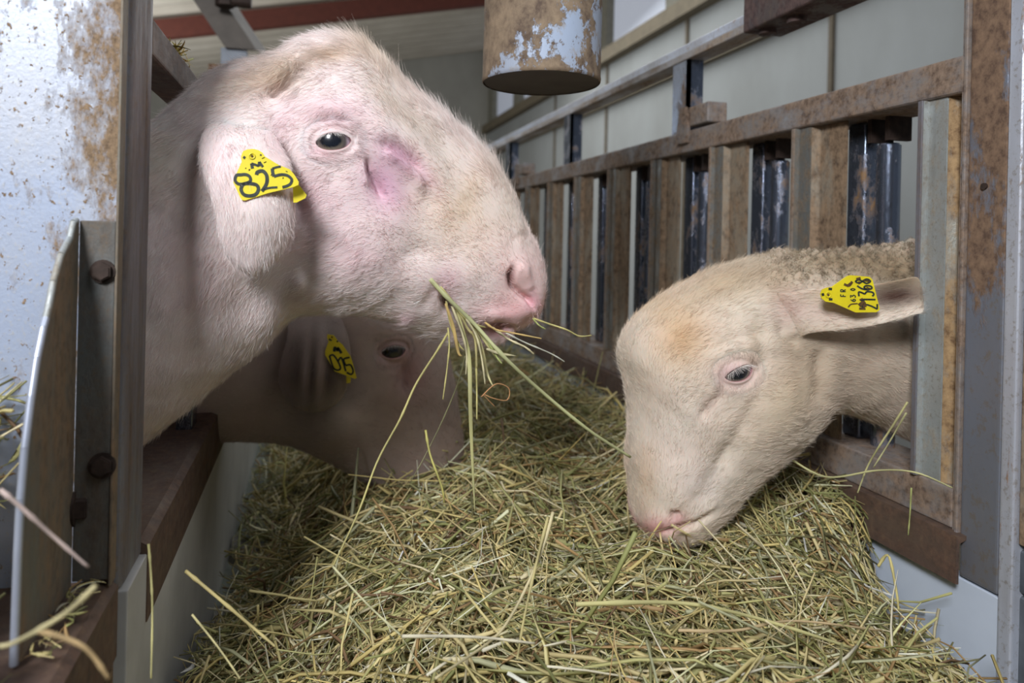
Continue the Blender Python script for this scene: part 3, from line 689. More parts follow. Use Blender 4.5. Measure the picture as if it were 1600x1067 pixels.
    crest = np.exp(-(((hx-540)/75)**2+((hy-75)/26)**2))+np.exp(-((seg_dist(hx, hy, [(560, 70), (620, 122), (700, 190), (790, 280)])[0]/16)**2))
    ln *= 1+1.6*np.clip(crest, 0, 1); nape = np.exp(-(((hx-430)/55)**2+((hy-115)/38)**2)); ln *= 1+1.0*nape
    ln *= np.where((hx > 640) & (hy > 480) & (hx < 770), 1.7, 1.)
    ln *= np.clip(1-.4*np.exp(-(((hx-600)/40)**2+((hy-290)/55)**2)), .3, 1)*np.clip(1-.45*np.exp(-(((hx-521)/52)**2+((hy-221)/38)**2)), .3, 1)
    var = (rng.normal(1.05, .16, nh)*(1+.22*fnoise(P*np.array([1., 1., 1.]), 190.)))[:, None]; Hc = np.clip(Cc*var+.04, 0, .97)
    hair_obj('coat', root, P-Nn*.0003, d_, Nn, ln, Hc, rng.uniform(.00005, .00012, nh), 4, 0., .20)
    lashes(root, lash, (.85, .82, .80))
    # ear tag
    out = [(170, 330), (170, 290), (200, 215), (270, 185), (360, 178), (450, 200), (510, 240), (550, 300), (770, 435), (940, 500), (1010, 580), (1085, 700), (1080, 750), (1000, 785), (600, 880), (230, 998), (180, 990), (150, 940), (45, 710), (50, 670), (100, 560), (180, 380)]
    ink = [([(165, 590), (95, 600), (75, 680), (130, 735), (230, 730), (315, 690), (305, 620), (240, 585), (165, 590)], 24), ([(290, 725), (205, 740), (170, 820), (210, 900), (300, 925), (400, 900), (445, 820), (410, 750), (290, 725)], 27),
           ([(415, 590), (430, 548), (510, 530), (570, 590), (582, 680), (560, 760), (500, 850)], 28), ([(500, 850), (560, 812), (640, 795), (745, 788)], 16), ([(800, 458), (740, 468), (665, 490)], 16), ([(665, 490), (672, 560), (690, 615)], 26), ([(690, 615), (800, 588), (900, 600), (970, 660), (955, 730), (890, 770), (825, 788)], 22),
           ([(350, 490), (335, 410)], 24), ([(335, 410), (450, 450)], 18), ([(450, 455), (460, 385)], 22), ([(460, 385), (515, 465)], 20), ([(205, 305), (235, 325)], 20), ([(470, 272), (495, 280)], 12)]
    drt = [([(500, 330), (545, 312)], 4), ([(530, 398), (570, 380)], 4), ([(640, 600), (660, 580)], 5), ([(830, 650), (840, 630)], 6), ([(290, 520), (310, 500)], 8), ([(880, 530), (905, 545)], 6), ([(235, 490), (250, 480)], 5)]
    flap = [(990, 790), (1085, 745), (1210, 910), (1190, 960), (1050, 1030), (1000, 1030)]
    ear_tag(sh, root, 360, 215, 10.16, .1235, 0, .000004, out, ink, (345, 295), flap, drt, 'yellow ear tag with handwritten number 825')
    return sh

def orient(Nn, P, sh, T):
    return Nn*sh.flip
def lashes(root, lash, col, n=46, ln=.010):
    R_, D_, NN = [], [], []
    for up, (ax, ay, nd) in lash:
        for i in range(len(up)):
            t = i/(len(up)-1)*2-1
            R_.append(up[i]); D_.append(nd*.9-ay*.25+ax*t*.7); NN.append(ay)
    R_, D_, NN = np.array(R_), np.array(D_), np.array(NN); D_ /= np.linalg.norm(D_, axis=1, keepdims=True)
    hair_obj('eyelashes', root, R_, D_, NN, rng.uniform(.6, 1, len(R_))*ln, np.tile(np.array(col), (len(R_), 1)), .00010, 5, 0, .12)

def torso_legs(sh, x0, x1, yc, ztop, zc, r, legs):
    pass

Sheep.flip = 1.0
SL = sheep_left()

def generic_sheep(sh, root, st, jaw, ears, bumps, grooves, eye, pig_shade, W, nh, hlen, hrad, tangrev=True, lashcol=(.8, .75, .7), woolfn=None, dens=None, lenfn=None, ns=300, nt=180, dark=False, fareye=True, socket=1., legs=None, shape=None):
    sh.loft(st, ns, nt, .9, shape, main=True)
    if jaw: sh.loft(jaw, 40, 48, .85)
    for e, cc in ears: sh.loft(e, 70, 64, .8, concave=cc)
    if legs: sh.legs(*legs)
    V = sh.arrays(); a, b_, _, _ = sh.main_range; px, py, o = sh.pix(); nrm = sh.normals(); im = np.zeros(len(V)); im[a:b_] = 1
    near = np.clip(np.abs(o)/.02, 0, 1); h = (bumps_px(px, py, bumps)+grooves_px(px, py, grooves))*near*im
    h += (fnoise(V, 28.)*.0015+fnoise(V, 75.)*.0006)*im
    if woolfn: h += woolfn(px, py, V)*im
    V2 = V+nrm*h[:, None]; sh.VV = V2
    bvh = BVHTree.FromPolygons([Vector(v) for v in V2], sh.F)
    ex, ey, aw, ahu, ahl, tl, RE, pr = eye
    es = [build_eye(sh, root, ex, ey, aw, ahu, ahl, tl, RE, pr, None, bvh, dark=dark)]
    if fareye: es.append(build_eye(sh, root, ex, ey, aw, ahu, ahl, tl, RE, pr, None, bvh, near=False, dark=dark))
    es = [e for e in es if e is not None]
    for e in es:
        c = e[4]; nd = e[3][2]; L = V2-c; u = L@e[3][0]; v = L@e[3][1]; side = (L@nd) > -.02
        V2 = V2-nd*(.016*socket*np.exp(-((u/(RE*.9))**4+(v/(RE*.68))**4))*side*im)[:, None]
    sh.VV = V2
    body, A, AF, C, lash = finish(sh, root, W, pig_shade, es, None)
    nA = len(A); oo = (A-sh.O)@sh.n; Wm = A-2*np.minimum(oo, 0)[:, None]*sh.n; ax_, ay_ = proj(Wm)
    wts = np.where(oo < -.02, .4, 1.)
    if dens: wts = wts*dens(ax_, ay_)
    wts[len(sh.VV):] *= 3.
    for e in es:
        L = A-e[4]; rr = np.hypot((L@e[3][0])/(aw*1.15), (L@e[3][1])/(max(ahu, ahl)*1.4)); wts[(rr < 1.0) & ((L@e[3][2]) > -.01)] = 0
        r2 = np.hypot((L@e[3][0])/(RE*1.25), (L@e[3][1])/(RE*.9)); wts[(r2 < 1.0) & ((L@e[3][2]) > -.02) & (np.arange(len(A)) < len(sh.VV))] = 0
    nrmA = np.zeros_like(A); Q = np.array([q for q in AF if len(q) == 4]); aa = A[Q]; fn = np.cross(aa[:, 2]-aa[:, 0], aa[:, 3]-aa[:, 1])
    for k in range(4): np.add.at(nrmA, Q[:, k], fn)
    nrmA /= np.linalg.norm(nrmA, axis=1, keepdims=True)+1e-12
    TT = np.concatenate([sh.TT, np.tile(np.array([0., 0, -1.]), (nA-len(sh.TT), 1))])
    T, B = sample(A, AF, wts, nh); P = (A[T]*B[:, :, None]).sum(1); Nn = (nrmA[T]*B[:, :, None]).sum(1)*sh.flip; Tg = (TT[T]*B[:, :, None]).sum(1); Cc = (C[T]*B[:, :, None]).sum(1)
    hx = (ax_[T]*B).sum(1); hy = (ay_[T]*B).sum(1)
    flow = -Tg+np.array([0, 0, -.15]); isb = T[:, 0] < sh.main_range[1]; flow[~isb] = Tg[~isb]
    flow -= Nn*(flow*Nn).sum(1)[:, None]; flow /= np.linalg.norm(flow, axis=1, keepdims=True)+1e-9
    wob = np.stack([fnoise(P, 60.), fnoise(P+5, 60.), fnoise(P+9, 60.)], 1)
    d_ = flow*.93+Nn*.24+wob*.45
    ln = hlen*(1+.35*rng.normal(0, 1, nh)).clip(.3, 2)
    if lenfn: ln = ln*lenfn(hx, hy)
    Hc = np.clip(Cc*(rng.normal(1.05, .16, nh)*(1+.22*fnoise(P, 190.)))[:, None]+.03, 0, .97)
    hair_obj('coat', root, P-Nn*.0003, d_, Nn, ln, Hc, rng.uniform(hrad*.6, hrad*1.2, nh), 4, 0., .22)
    lashes(root, lash, lashcol)
    return A, AF, nrmA, C, ax_, ay_, oo

# ---- right sheep (head down in the hay)
def sheep_right():
    sh = Sheep(.665)
    root = empty('sheep', (.9, .665, 0), 'cream sheep with woolly neck eating with head down in the hay, ear tag 21368', 'sheep')
    st = [(2300, 400, 2300, 900, .06), (2200, 360, 2200, 1100, .16), (1950, 365, 1950, 1080, .17), (1700, 372, 1700, 900, .13), (1540, 377, 1530, 745, .075), (1433, 380, 1425, 690, .060), (1372, 388, 1370, 662, .058), (1305, 394, 1318, 646, .060), (1245, 398, 1286, 642, .062), (1190, 400, 1264, 655, .067),
          (1120, 421, 1242, 684, .072), (1046, 459, 1216, 708, .074), (997, 500, 1190, 731, .072), (976, 545, 1165, 756, .066), (985, 597, 1143, 780, .059), (989, 650, 1126, 797, .053), (987, 700, 1112, 812, .049), (989, 750, 1100, 823, .046), (993, 790, 1086, 834, .040), (1000, 820, 1066, 842, .030), (1013, 838, 1045, 848, .014)]
    ear = [(1150, 462, 1185, 540, .012, .006), (1185, 462, 1212, 536, .012, .030), (1222, 457, 1243, 528, .012, .060), (1262, 451, 1268, 520, .009, .076), (1310, 447, 1312, 516, .008, .088), (1360, 444, 1362, 509, .0065, .098), (1400, 438, 1404, 499, .005, .106), (1424, 433, 1428, 492, .004, .111), (1434, 434, 1440, 489, .003, .114), (1438, 442, 1443, 483, .0012, .115)]
    ear2 = [(r[0], r[1]+4, r[2], r[3]+4, r[4], -r[5]+.004) for r in ear]
    bm = [(1165, 545, 45, 18, -10, .006), (1150, 640, 40, 30, 40, -.004), (1215, 640, 45, 55, 30, .008), (1100, 500, 60, 40, 30, .003), (1060, 740, 40, 50, 0, .003), (1135, 720, 16, 80, 35, -.005), (1040, 560, 40, 60, 0, .002), (1110, 800, 24, 20, 0, .004), (1270, 560, 30, 60, 10, -.005), (1190, 470, 30, 30, 0, .006), (1030, 815, 24, 16, 0, .004)]
    gr = [([(1133, 600), (1122, 622), (1104, 640), (1095, 655)], -.005, 6), ([(1048, 800), (1054, 806), (1062, 800)], -.009, 5), ([(1030, 832), (1060, 826), (1090, 818), (1118, 795)], -.007, 5), ([(1178, 510), (1190, 540), (1192, 580)], -.004, 12),
          ([(1190, 600), (1165, 660), (1140, 700), (1120, 740)], -.003, 10), ([(1290, 540), (1285, 600), (1278, 632)], -.006, 12), ([(1215, 505), (1232, 530), (1250, 536)], -.006, 8), ([(1122, 540), (1140, 530), (1165, 530)], -.003, 5)]
    W = (.70, .60, .49); org = (.62, .40, .18); pk = (.72, .50, .48); br = (.40, .29, .18)
    pig_shade = [(1065, 530, 42, 55, 10, (.56, .34, .15), .75), (1130, 440, 80, 32, -15, (.48, .35, .20), .65), (1220, 440, 40, 30, 0, (.45, .34, .2), .5), (1030, 480, 30, 30, 0, org, .3), (1010, 740, 18, 50, 0, (.66, .45, .28), .55), (1150, 584, 30, 19, 0, (.70, .46, .50), .65), (1060, 690, 60, 90, 0, (.78, .68, .60), .6), (1265, 590, 40, 70, 15, (.42, .32, .20), .55), (1350, 600, 90, 50, 0, (.46, .36, .26), .5), (1025, 825, 34, 16, 0, (.66, .34, .34), .85), (1060, 812, 14, 12, 0, (.5, .25, .25), .7),
           (1230, 480, 30, 34, 0, pk, .35), (1290, 490, 50, 20, 0, pk, .3), (1230, 620, 40, 70, 30, (.60, .47, .32), .6), (1240, 540, 26, 20, 0, br, .5), (1340, 570, 90, 60, 0, (.62, .50, .38), .5), (1400, 520, 60, 20, 0, br, .6), (1180, 540, 14, 40, 0, (.50, .40, .28), .5), (1110, 632, 10, 24, 40, (.45, .30, .25), .5), (1330, 408, 130, 28, 0, (.30, .22, .13), .95), (1400, 425, 60, 36, 0, (.30, .22, .13), .9),  # browner brow hollow and strip under the ear: shade painted into the colour
           (1398, 463, 50, 17, -6, (.10, .05, .035), 1.), (1400, 495, 60, 9, -10, (.78, .68, .58), .8), (1100, 760, 40, 40, 0, (.74, .64, .60), .5)]
    def wfn(px, py, V):
        m_ = np.clip((px-1195)/30, 0, 1)*np.clip((455-py)/25, 0, 1)
        out = np.zeros(len(px)); s_ = np.where(m_ > 0)[0]
        for i in s_:
            q = Vector(V[i]); c = noise.cell_vector(q*100); d_ = noise.voronoi(q*95)[0][0]; out[i] = m_[i]*(.009*(1-min(1, d_*1.7))+.003*noise.noise(q*60))
        return out
    r = generic_sheep(sh, root, st, None, [(ear, .010), (ear2, -.010)], bm, gr, (1156, 582, .0150, .0066, .0070, math.radians(20), .019, .0035), pig_shade, W, 150000, .0060, .00011,
                      dens=lambda x, y: np.where(x > 1450, .1, 1.)*(1-.93*np.clip((x-1205)/40, 0, 1)*np.clip((452-y)/16, 0, 1))*np.clip(1-.9*np.exp(-(((x-1025)/34)**2+((y-828)/14)**2)), .05, 1), woolfn=wfn, legs=((1900, 2180), 900, 1850, 36), lenfn=lambda x, y: 1+.6*np.exp(-(((x-1150)/80)**2+((y-440)/40)**2)))
    A, AF, nrmA, C, ax_, ay_, oo = r
    # curly wool on the neck
    w = np.clip((ax_-1180)/50, 0, 1)*np.clip((452-ay_)/22, 0, 1)*np.where(ax_ > 1460, .5, 1); w[sh.main_range[1]:] = 0
    nh = 34000; T, B = sample(A, AF, w, nh); P = (A[T]*B[:, :, None]).sum(1); Nn = (nrmA[T]*B[:, :, None]).sum(1)*sh.flip
    wob = np.stack([fnoise(P, 140.), fnoise(P+5, 140.), fnoise(P+9, 140.)], 1)
    vd = np.array([noise.voronoi(Vector(p_*95))[0][0] for p_ in P]); base = np.array([.46, .37, .25])*(1.15-.75*np.clip(vd*1.3, 0, 1)+.2*fnoise(P, 120.))[:, None]  # crevice shade between the curls is painted into the hair colour
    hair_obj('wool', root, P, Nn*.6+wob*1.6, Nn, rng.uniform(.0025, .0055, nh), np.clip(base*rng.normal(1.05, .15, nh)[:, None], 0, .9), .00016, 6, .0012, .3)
    out = [(110, 440), (130, 380), (180, 355), (265, 340), (480, 190), (530, 178), (790, 200), (830, 240), (930, 640), (920, 670), (880, 692), (600, 695), (560, 680), (290, 560), (180, 545), (125, 500)]
    # stroke digits: glyph box 0..1 (x right, y up); text runs up the image
    G = {'2': [[(0, .8), (.2, 1), (.6, .98), (.75, .75), (.5, .4), (0, 0)], [(0, 0), (.85, 0)]], '1': [[(.1, .75), (.4, 1), (.4, 0)]], '3': [[(0, 1), (.7, 1), (.35, .6)], [(.35, .6), (.75, .45), (.65, .1), (.3, 0), (0, .1)]],
         '6': [[(.65, 1), (.2, .7), (0, .3), (.25, 0), (.6, .1), (.65, .4), (.35, .52), (.05, .35)]], '8': [[(.35, .55), (.05, .75), (.3, 1), (.62, .8), (.35, .55), (0, .25), (.35, 0), (.7, .25), (.35, .55)]],
         'F': [[(0, 0), (0, 1)], [(0, 1), (.6, 1)], [(0, .5), (.5, .5)]], 'R': [[(0, 0), (0, 1)], [(0, 1), (.55, .95), (.55, .6), (0, .5)], [(.25, .5), (.6, 0)]], '0': [[(.3, 0), (0, .5), (.3, 1), (.6, .5), (.3, 0)]]}
    ink = []
    def put(ch, xb, yb, hgt, wid, hw, skew=0.):   # xb = baseline x, yb = start y, going up
        for pl in G[ch]:
            ink.append(([(xb-hgt*v+skew*u, yb-wid*u) for u, v in pl], hw))
    for ch, yb, xb in (('2', 648, 893), ('1', 548, 868), ('3', 468, 845), ('6', 378, 818), ('8', 290, 798)): put(ch, xb, yb, 205, 84, 11)
    for ch, yb in (('F', 470), ('R', 405)): put(ch, 455, yb, 70, 46, 6)
    for ch, yb in (('6', 540), ('3', 488), ('0', 388)): put(ch, 590, yb, 66, 44, 6)
    ink += [([(120, 450), (155, 440)], 18), ([(215, 365), (265, 370)], 16), ([(220, 510), (270, 512)], 16)]
    drt = [([(430, 300), (500, 320), (545, 265)], 16), ([(470, 330), (520, 290)], 14), ([(640, 600), (700, 560), (720, 620)], 26), ([(640, 640), (720, 640)], 14), ([(490, 620), (530, 580), (620, 570)], 7), ([(600, 230), (660, 215)], 14), ([(700, 250), (790, 262)], 9), ([(640, 260), (640, 300)], 7), ([(740, 345), (800, 365)], 9), ([(650, 520), (690, 500)], 9)]
    ear_tag(sh, root, 1270, 410, 8.89, .1035, .0000105, 0, out, ink, (213, 450), None, drt, 'yellow ear tag with number 21368', stud=34)
    return sh
SR = sheep_right()

# ---- second left sheep, in shade behind the first
def sheep_back():
    sh = Sheep(1.0)
    root = empty('sheep', (-.7, 1.0, 0), 'shaded sheep behind and below the big one, muzzle in the hay, ear tag 015', 'sheep')
    st = [(-200, 350, -200, 800, .05), (-150, 320, -150, 850, .16), (0, 330, 0, 820, .16), (170, 350, 160, 730, .10), (285, 385, 285, 690, .080), (370, 398, 375, 688, .074), (440, 400, 440, 690, .072), (510, 395, 480, 702, .074), (590, 410, 520, 722, .078), (650, 455, 560, 745, .074), (688, 520, 600, 765, .066), (708, 590, 636, 785, .058), (718, 655, 665, 802, .052), (722, 715, 690, 815, .044), (718, 765, 700, 822, .030), (712, 795, 704, 822, .012)]
    ear = [(455, 480, 530, 490, .007, .060), (450, 505, 541, 515, .008, .086), (447, 535, 548, 548, .008, .1), (437, 572, 549, 578, .0075, .108), (436, 600, 545, 600, .007, .108), (446, 622, 532, 624, .006, .106), (462, 636, 515, 638, .004, .104), (482, 643, 498, 643, .002, .103)]
    ear2 = [(r[0], r[1], r[2], r[3], r[4], -r[5]) for r in ear]
    bm = [(530, 660, 60, 50, 0, .010), (615, 520, 40, 18, 10, .010), (640, 600, 30, 40, 0, -.006), (690, 700, 30, 40, 0, .004), (480, 620, 50, 60, 0, .004)]
    gr = [([(638, 568), (632, 590), (636, 612)], -.010, 8), ([(640, 780), (670, 790), (700, 795)], -.006, 6)]
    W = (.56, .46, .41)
    pig_shade = [(640, 590, 34, 50, 0, (.5, .28, .30), .7), (615, 548, 30, 22, 0, (.45, .3, .3), .5), (640, 680, 60, 90, 0, (.27, .19, .14), .7), (600, 650, 50, 60, 0, (.30, .22, .16), .5), (492, 585, 62, 80, 0, (.025, .016, .012), 1.), (545, 655, 34, 30, 30, (.75, .66, .60), .6), (700, 700, 40, 90, 0, (.22, .15, .11), .6), (478, 570, 7, 60, 3, (.6, .5, .46), .6), (502, 560, 8, 70, 3, (.6, .5, .46), .7), (440, 640, 40, 30, 0, (.5, .42, .38), .4), (300, 560, 80, 100, 0, (.50, .42, .40), .4)]
    generic_sheep(sh, root, st, None, [(ear, -.016), (ear2, .016)], bm, gr, (615, 549, .0160, .0085, .0085, math.radians(6), .0205, .004), pig_shade, W, 40000, .006, .00018, dens=lambda x, y: np.where(x < 250, .1, 1.), ns=200, nt=120, dark=True, legs=((-10, -130), 700, 1355, 20))
    out = [(545, 215), (610, 225), (660, 290), (700, 320), (790, 450), (850, 670), (830, 680), (620, 600), (520, 430), (520, 390), (555, 290), (540, 250)]
    ink = [([(565, 440), (605, 432), (650, 490), (680, 565), (650, 588), (605, 560), (565, 440)], 9), ([(650, 505), (690, 460), (735, 600)], 9), ([(775, 455), (715, 475), (735, 540)], 9), ([(735, 540), (785, 535), (812, 600), (790, 632), (745, 612)], 9), ([(615, 395), (620, 355), (650, 380), (655, 360), (690, 412)], 14), ([(560, 265), (590, 275)], 12), ([(640, 285), (655, 292)], 8)]
    flap = [(740, 650), (790, 670), (782, 722), (742, 726)]
    ear_tag(sh, root, 430, 490, 6.667, .130, 0, 0, out, ink, (590, 245), flap, (), 'yellow ear tag with number 015', stud=20)
    return sh
SB = sheep_back()

# ------------------------------------------------------------------ hay
def sstep(a, b_, x): t = np.clip((x-a)/(b_-a), 0, 1); return t*t*(3-2*t)
def H(x, y):
    h = .505+.078*sstep(-.09, .14, x)-.012*sstep(.9, 1.8, y)
    h -= .02*sstep(.35, .05, x)*sstep(.75, 1.1, y)
    h -= .045*sstep(.14, -.03, x)*sstep(.66, .92, y)
    h += .055*np.exp(-(((x-.53)/.07)**2+((y-.70)/.10)**2))
    h += .012*np.sin(x*23+y*9)*np.sin(y*17-x*7)+.006*np.sin(x*61)*np.sin(y*53)
    h -= .085*sstep(.43, .575, x)*sstep(.66, .585, y)+.02*sstep(.40, .56, x)*sstep(.52, .42, y)
    h += .010*np.sin(x*31+2*np.sin(y*13))*np.sin(y*27+x*5)
    return h
def stalks(n, X0, X1, Y0, Y1, hfun, lmin, lmax, rmin, rmax, depth, flat=.25, pal=None, wy=None, seg=6):
    x = rng.uniform(X0, X1, n)
    y = Y0+(Y1-Y0)*rng.random(n)**(wy or 1.)
    L = lmin+(lmax-lmin)*rng.random(n)**2.0; r = rmin+(rmax-rmin)*rng.random(n)**2
    a = rng.uniform(0, 2*math.pi, n); el = rng.normal(0, flat, n)
    d_ = np.stack([np.cos(a)*np.cos(el), np.sin(a)*np.cos(el), np.sin(el)], 1)
    side = np.stack([-np.sin(a), np.cos(a), np.zeros(n)], 1); up = np.cross(d_, side); up /= np.linalg.norm(up, axis=1, keepdims=True)
    zoff = -depth*rng.random(n)**1.4+.004
    bend = rng.normal(0, .16, n)*L; bend2 = rng.normal(0, .10, n)*L; kink = rng.random(n) < .18; kpos = rng.uniform(.3, .7, n); ka = rng.normal(0, .9, n)
    tt = np.linspace(-.5, .5, seg); P = np.zeros((n, seg, 3))
    for k, t in enumerate(tt):
        q = d_*(L*t)[:, None]+side*(bend*(t*t*4-.5))[:, None]+up*(bend2*(t*t*4-.5))[:, None]
        kk = np.clip((t+.5)-kpos, 0, 1)*L*np.tan(np.clip(ka, -1.1, 1.1))*kink; q += side*kk[:, None]
        P[:, k] = q
    cx, cy = x, y; P[:, :, 0] += cx[:, None]; P[:, :, 1] += cy[:, None]
    hh = hfun(P[:, :, 0], P[:, :, 1]); hc = hfun(cx, cy)
    P[:, :, 2] += hc[:, None]*.35+hh*.65+zoff[:, None]
    # keep inside the trough walls
    return P, r, d_, L
def stalk_mesh(P, r, cols, leafy=.35, flatr=None):
    n, seg, _ = P.shape; tg = np.gradient(P, axis=1); tg /= np.linalg.norm(tg, axis=2, keepdims=True)+1e-9
    ref = np.tile(rng.normal(0, 1, (n, 1, 3)), (1, seg, 1)); s1 = np.cross(tg, ref); s1 /= np.linalg.norm(s1, axis=2, keepdims=True)+1e-9; s2 = np.cross(tg, s1)
    isleaf = rng.random(n) < leafy; w1 = np.where(isleaf, r*1.9, r); w2 = np.where(isleaf, r*.22, r)
    taper = np.ones((n, seg)); taper[isleaf] = np.sin(np.linspace(.35, math.pi-.12, seg))[None, :]; taper[~isleaf] = np.linspace(1, .7, seg)[None, :]
    K = 4; V = np.zeros((n, seg, K, 3))
    for k in range(K):
        a = 2*math.pi*k/K; V[:, :, k] = P+s1*(math.cos(a)*w1[:, None]*taper)[:, :, None]+s2*(math.sin(a)*w2[:, None]*taper)[:, :, None]
    idx = np.arange(n*seg*K).reshape(n, seg, K); nx_ = np.roll(idx, -1, 2)
    q = np.stack([idx[:, :-1], nx_[:, :-1], nx_[:, 1:], idx[:, 1:]], -1).reshape(-1, 4)
    e0 = idx[:, 0, ::-1].reshape(-1, 4); e1 = idx[:, -1].reshape(-1, 4)
    C = np.repeat(cols, seg*K, axis=0)
    return V.reshape(-1, 3), np.concatenate([q, e0, e1]), C
PAL = np.array([(.58, .50, .23), (.70, .59, .30), (.47, .45, .19), (.31, .32, .12), (.80, .71, .45), (.44, .29, .13), (.21, .20, .09), (.66, .54, .22), (.86, .81, .62), (.24, .15, .08), (.53, .53, .32)])
PW = np.array([18, 14, 16, 12, 9, 7, 8, 8, 4, 5, 8.]); PW /= PW.sum()
def pal(n, dk=1.): return np.clip(PAL[rng.choice(len(PAL), n, p=PW)]*rng.normal(1.05, .18, (n, 1))*dk, .01, .9)
M['hay'] = attr_mat('dry_grass', .55, 0, .35, trans=.22)
def keep(P, r, m_): return P[m_], r[m_]
def hay_object(name, parts, label, base=None):
    Vs, Fs, Cs, b0 = [], [], [], 0
    for V, F_, C in parts:
        Vs.append(V); Fs.append(F_+b0); Cs.append(C); b0 += len(V)
    o = mesh_np(name, np.concatenate(Vs), np.concatenate(Fs), M['hay'], None, False, np.concatenate(Cs)); return tag(o, label, 'hay', None, 'stuff')
parts = []
# solid core, coloured dark to paint in the shade between stalks
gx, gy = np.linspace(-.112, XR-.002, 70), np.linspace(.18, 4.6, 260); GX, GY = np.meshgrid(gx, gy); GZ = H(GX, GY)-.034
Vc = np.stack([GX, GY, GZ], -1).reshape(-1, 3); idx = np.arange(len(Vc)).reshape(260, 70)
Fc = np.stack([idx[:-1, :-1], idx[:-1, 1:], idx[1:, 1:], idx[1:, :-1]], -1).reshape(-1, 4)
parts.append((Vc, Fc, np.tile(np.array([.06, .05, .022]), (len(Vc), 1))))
def batch(n, Y0, Y1, **kw):
    P, r, d_, L = stalks(n, -.10, XR-.012, Y0, Y1, H, **kw)
    x = P[:, :, 0]; z = P[:, :, 2]
    bad = ((x.max(1) > XR-.006) & (z.min(1) < .60)) | ((x.min(1) < -.110) & (z.min(1) < .67)) | (P[:, :, 1].min(1) < .17)
    P, r = P[~bad], r[~bad]; parts.append(stalk_mesh(P, r, pal(len(P))))
batch(4500, .30, .85, lmin=.02, lmax=.12, rmin=.0004, rmax=.0013, depth=.06, flat=.40)
batch(5600, .30, .85, lmin=.03, lmax=.19, rmin=.0004, rmax=.0015, depth=.030, flat=.30)
batch(1500, .30, .95, lmin=.06, lmax=.22, rmin=.0008, rmax=.0021, depth=.008, flat=.26)
batch(8000, .85, 1.9, lmin=.03, lmax=.19, rmin=.0005, rmax=.0017, depth=.035, flat=.34)
batch(1300, .85, 1.9, lmin=.06, lmax=.26, rmin=.0008, rmax=.0021, depth=.004, flat=.45)
batch(3500, 1.9, 4.4, lmin=.05, lmax=.22, rmin=.0010, rmax=.0024, depth=.03, flat=.28)
P, r, d_, L = stalks(2600, .40, .575, .36, .68, H, .015, .075, .0004, .0014, .012, flat=.35)
mk = P[:, :, 0].max(1) < XR-.004; parts.append(stalk_mesh(P[mk], r[mk], pal(mk.sum())))
P, r, d_, L = stalks(260, .45, .57, .44, .66, H, .05, .13, .0006, .0015, -.012, flat=.45)
mk = P[:, :, 0].max(1) < XR-.003; parts.append(stalk_mesh(P[mk], r[mk], pal(mk.sum())))
hay = hay_object('hay', parts, 'loose green and straw yellow hay filling the feed trough')

# spilled hay near the lower left, on the near rail
def Hl(x, y): return .674+.012*np.exp(-((x+.19)/.06)**2)+0*y
parts = []
P, r, d_, L = stalks(1300, -.27, -.140, .20, .345, Hl, .02, .09, .0004, .0014, .008, flat=.12)
P[:, :, 2] = np.maximum(P[:, :, 2], .6745)
mk = (P[:, :, 0].max(1) < -.128); parts.append(stalk_mesh(P[mk], r[mk], pal(mk.sum())))
P, r, d_, L = stalks(60, -.142, -.126, .40, .485, lambda x, y: .676+0*x, .01, .03, .0003, .0008, .0, flat=.12)
P[:, :, 2] = np.maximum(P[:, :, 2], .6735); mk = (P[:, :, 0].max(1) < -.121) & (P[:, :, 1].max(1) < .487) & (P[:, :, 0].min(1) > -.142); parts.append(stalk_mesh(P[mk], r[mk], pal(mk.sum())))
hay_object('hay', parts, 'blurred spilled hay on the dark rail in the lower left corner')
parts = []
def Hw(x, y): return .70+.10*sstep(.38, .49, y)*1.0+0*x
P, r, d_, L = stalks(900, -.30, -.178, .39, .49, Hw, .02, .09, .0004, .0014, .05, flat=.5)
mk = (P[:, :, 1].max(1) < .497) & (P[:, :, 0].max(1) < -.152) & (P[:, :, 2].min(1) > .674); parts.append(stalk_mesh(P[mk], r[mk], pal(mk.sum())))
hay_object('hay', parts, 'hay wisps heaped against the pale plate at the left edge')
parts = []
c_ = atY(283, 62, .60)
P, r, d_, L = stalks(34, -.006, .006, -.02, .02, lambda x, y: 0*x, .02, .05, .0004, .0010, .003, flat=.7); P += np.array([XL-.012, .70, 1.0595]); P[:, :, 2] = np.maximum(P[:, :, 2], 1.0575)
parts.append(stalk_mesh(P, r, np.clip(pal(len(P))*np.array([1.3, 1.1, .7]), 0, .9))); hay_object('hay', parts, 'small tuft of straw lying on the left top rail above the neck')

